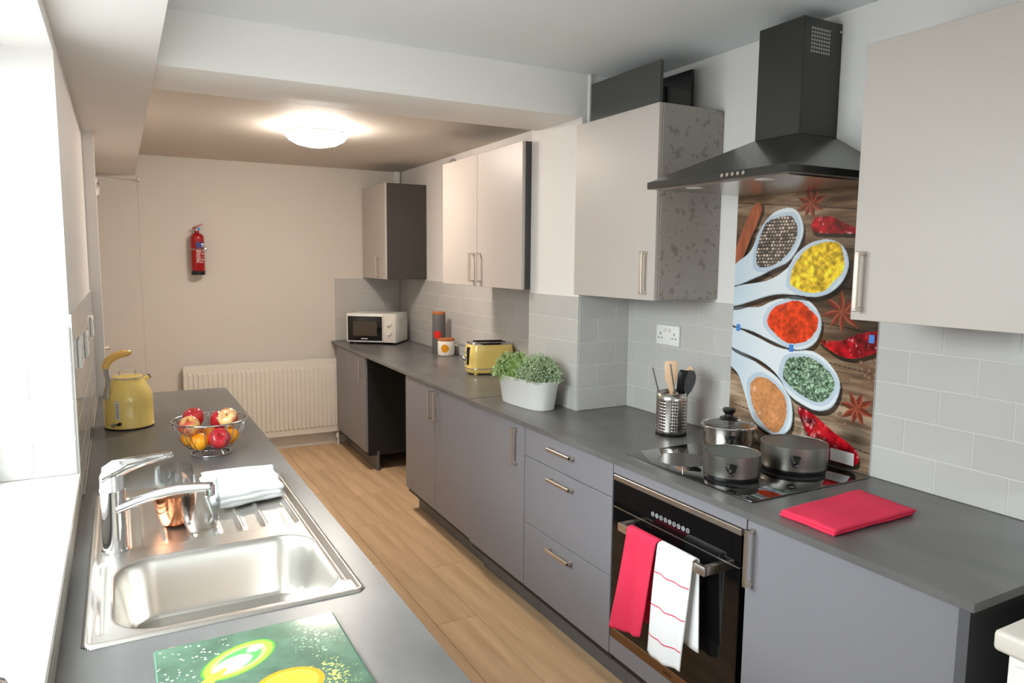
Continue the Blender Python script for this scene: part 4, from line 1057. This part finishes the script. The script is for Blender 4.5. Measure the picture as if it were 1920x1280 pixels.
# the control end faces -x
xe = -TL/2
L_(B(xe-.0035, xe+.02, -.058, -.040, .062, .168, bev=.002), 'lever_slot', 'black_plastic', t)
L_(MB().box(xe-.024, xe-.003, -.072, -.030, .135, .146, bev=.004), 'lever', 'chrome', t)
for k in range(2):
    y_ = .0+k*.034
    L_(MB().lathe([(0,0), (.0145,0), (.0145,.010), (.012,.014), (0,.014)], n=24).rot(Matrix.Translation((xe+.001, y_, .092)) @ Matrix.Rotation(-math.pi/2, 4, 'Y')), 'dial', 'chrome', t)
for k in range(4): L_(B(xe-.004, xe+.012, -.026+k*.018, -.014+k*.018, .056, .064, bev=.001), 'button', 'chrome', t)
L_(MB().tube([(xe+.02, .06, .165), (xe-.03, .075, .172), (xe-.045, .085, .168), (xe-.03, .098, .158)], .006, 8), 'side_carry_handle', 'chrome', t)
for x, y in ((-.10,-.07), (.10,-.07), (-.10,.07), (.10,.07)): L_(MB().lathe([(0,0), (.010,0), (.012,.0125), (0,.0125)], (x, y, 0), 12), 'foot', 'black_plastic' if y > 0 else 'yellow_enamel', t)

c = (1.702, 2.957); rz = math.radians(95)
t = thing('herb_planter', 'white oval metal trough planted with three green herbs', 'planter', (*c, T), rz)
def oval(l_, w_, z): return sell(w_, l_, z, 2.9, 60)
o = L_(MB().loft([oval(.345, .128, .001), oval(.352, .132, .005), oval(.395, .158, .128), oval(.408, .168, .134), oval(.410, .170, .138), oval(.402, .162, .139), oval(.392, .152, .132), oval(.372, .142, .075)]), 'trough', 'white_enamel', t, 50)
L_(MB().loft([oval(.386, .148, .110), oval(.386, .148, .118)]), 'soil', 'soil', t)
def leaves(n, cx, rx_, ry_, rz_, zb, size, asp, seed, shape='ball'):
    rs = np.random.RandomState(seed); V = []; F = []
    for k in range(n):
        if shape == 'ball':
            d_ = rs.randn(3); d_ /= np.linalg.norm(d_); d_[2] = abs(d_[2])*1.0-.15; rr = rs.rand()**.25
            bump = 1+.16*math.sin(5*math.atan2(d_[1], d_[0])+seed)+.10*math.sin(9*d_[2]*3+seed)
            p = np.array([cx+d_[0]*rx_*rr*bump, d_[1]*ry_*rr*bump, zb+d_[2]*rz_*rr*bump])
            dr2 = d_+rs.randn(3)*.7; dr2 /= np.linalg.norm(dr2); ln = size*(.6+.7*rs.rand())
        else:
            b = np.array([cx+rs.randn()*rx_*.45, rs.randn()*ry_*.45, .115]); ln = rz_*(.55+.5*rs.rand())
            dr2 = np.array([rs.randn()*.35, rs.randn()*.35, 1.]); dr2 /= np.linalg.norm(dr2); p = b
        sd_ = np.cross(dr2, rs.randn(3)); sd_ /= np.linalg.norm(sd_); up_ = np.cross(sd_, dr2); wd = ln*asp
        if shape == 'ball':
            q = [p, p+dr2*ln*.45+sd_*wd, p+dr2*ln+up_*ln*.1, p+dr2*ln*.45-sd_*wd, p+dr2*ln*.45-up_*wd*.5]
            i = len(V); V += q; F += [(i, i+1, i+4), (i+1, i+2, i+4), (i+2, i+3, i+4), (i+3, i, i+4)]
        else:
            bd = np.array([rs.randn()*.25, rs.randn()*.25, -.12])*ln; i = len(V)
            for s_ in (0, .35, .7, 1):
                pc = p+dr2*ln*s_+bd*s_*s_; ww = .0016*(1-s_*.85); V += [pc-sd_*ww, pc+sd_*ww]
            F += [(i+2*j, i+2*j+1, i+2*j+3, i+2*j+2) for j in range(3)]
    m = MB(); m.v = [tuple(map(float, v_)) for v_ in V]; m.f = F; return m
def foliage(m, mname, name):
    me = bpy.data.meshes.new(name); me.from_pydata(m.v, [], m.f); me.materials.append(MATS[mname]); o = bpy.data.objects.new(name, me); COL.objects.link(o); o.parent = t; o['kind'] = 'stuff'
# local +x points away from the camera (far end of the trough)
foliage(leaves(2200, .125, .082, .090, .105, .140, .019, .42, 1), 'herb_leaf', 'leafy_herb')
foliage(leaves(420, .035, .055, .075, .155, .12, .1, .02, 2, 'grass'), 'herb_grass', 'chive_blades')
foliage(leaves(4200, -.090, .115, .088, .105, .150, .0125, .30, 3), 'herb_thyme', 'thyme_clump')

# ------------------------------------------------------------------ sockets
def socket(label, axis_x, yc, zc, face, L1=.150, H1=.088):
    t = thing('wall_socket', label, 'socket', (axis_x, yc, zc)); s = face
    def bx(d0, d1, *r, **k): return B(min(axis_x+s*d0, axis_x+s*d1), max(axis_x+s*d0, axis_x+s*d1), *r, **k)
    bx(0, .010, yc-L1/2, yc+L1/2, zc-H1/2, zc+H1/2, bev=.003).build('plate', 'white_plastic', t)
    for q in (-1, 1):
        bx(.0101, .0135, yc+q*.014-.007, yc+q*.014+.007, zc+.014, zc+.030, bev=.001, seg=1).build('switch', 'cream_plastic', t)
        for (dy, dz, a_, b_) in ((0, .006, .0022, .0055), (-.011, -.013, .0045, .002), (.011, -.013, .0045, .002)):
            yy = yc+q*.045+dy; bx(.0099, .0104, yy-a_, yy+a_, zc+dz-b_, zc+dz+b_).build('pin_hole', 'ink_dark', t)
    return t
socket('white double socket on the tiled wall left of the spice splashback', XW-.0072, 2.441, 1.252, -1)
socket('white socket on the tiled window wall closest to the window', XLW+.0072, 2.62, 1.275, 1)
socket('white socket on the window wall, middle of three', XLW+.0072, 3.10, 1.250, 1)
socket('white socket on the window wall above the kettle, farthest from the window', XLW+.0072, 3.75, 1.262, 1)

# ------------------------------------------------------------------ white appliance at the end, round wall vent, jar on the sill
t = thing('white_appliance', 'white undercounter appliance with overhanging lid beside the dark end panel', 'appliance', (1.79, .43, 0))
B(1.500, 2.09, .14, .705, .012, .818, bev=.008).build('cabinet_body', 'white_plastic', t)
B(1.478, 2.095, .13, .724, .8185, .862, bev=.010, seg=3).build('top_lid', 'cream_plastic', t)  # cream tone puts the warm reflection on the white lid into its colour
B(1.4905, 1.4995, .15, .69, .06, .80, bev=.004).build('front_door', 'white_plastic', t)
for x, y in ((1.54,.18), (2.05,.18), (1.54,.66), (2.05,.66)): MB().lathe([(0,0), (.018,0), (.018,.0115), (0,.0115)], (x, y, 0), 14).build('foot', 'black_plastic', t)
t = thing('wall_vent', 'round grey vent cover on the wall above the cabinets', 'vent', (XW2+.026, 4.88, 2.225))
R90 = Matrix.Translation((XW2+.027, 4.88, 2.225)) @ Matrix.Rotation(-math.pi/2, 4, 'Y')
MB().lathe([(0,0), (.075,0), (.075,.012), (.066,.020), (0,.022)], n=36).rot(R90).build('cover', 'vent_grey', t)
MB().lathe([(.03,.0222), (.05,.0215), (.05,.024), (.03,.025)], n=36).rot(R90).build('raised_ring', 'vent_grey', t)
t = thing('dark_bottle', 'small dark maroon bottle standing on the window sill', 'bottle', (-.178, 1.09, .956))
MB().lathe([(0,0), (.028,0), (.030,.004), (.030,.052), (.026,.062), (.016,.068), (.014,.074), (0,.074)], (-.178, 1.09, .9562), 28).build('bottle_body', 'maroon', t)
MB().lathe([(0,0), (.014,0), (.014,.018), (0,.019)], (-.178, 1.09, 1.0303), 20).build('cap', 'black_plastic', t)
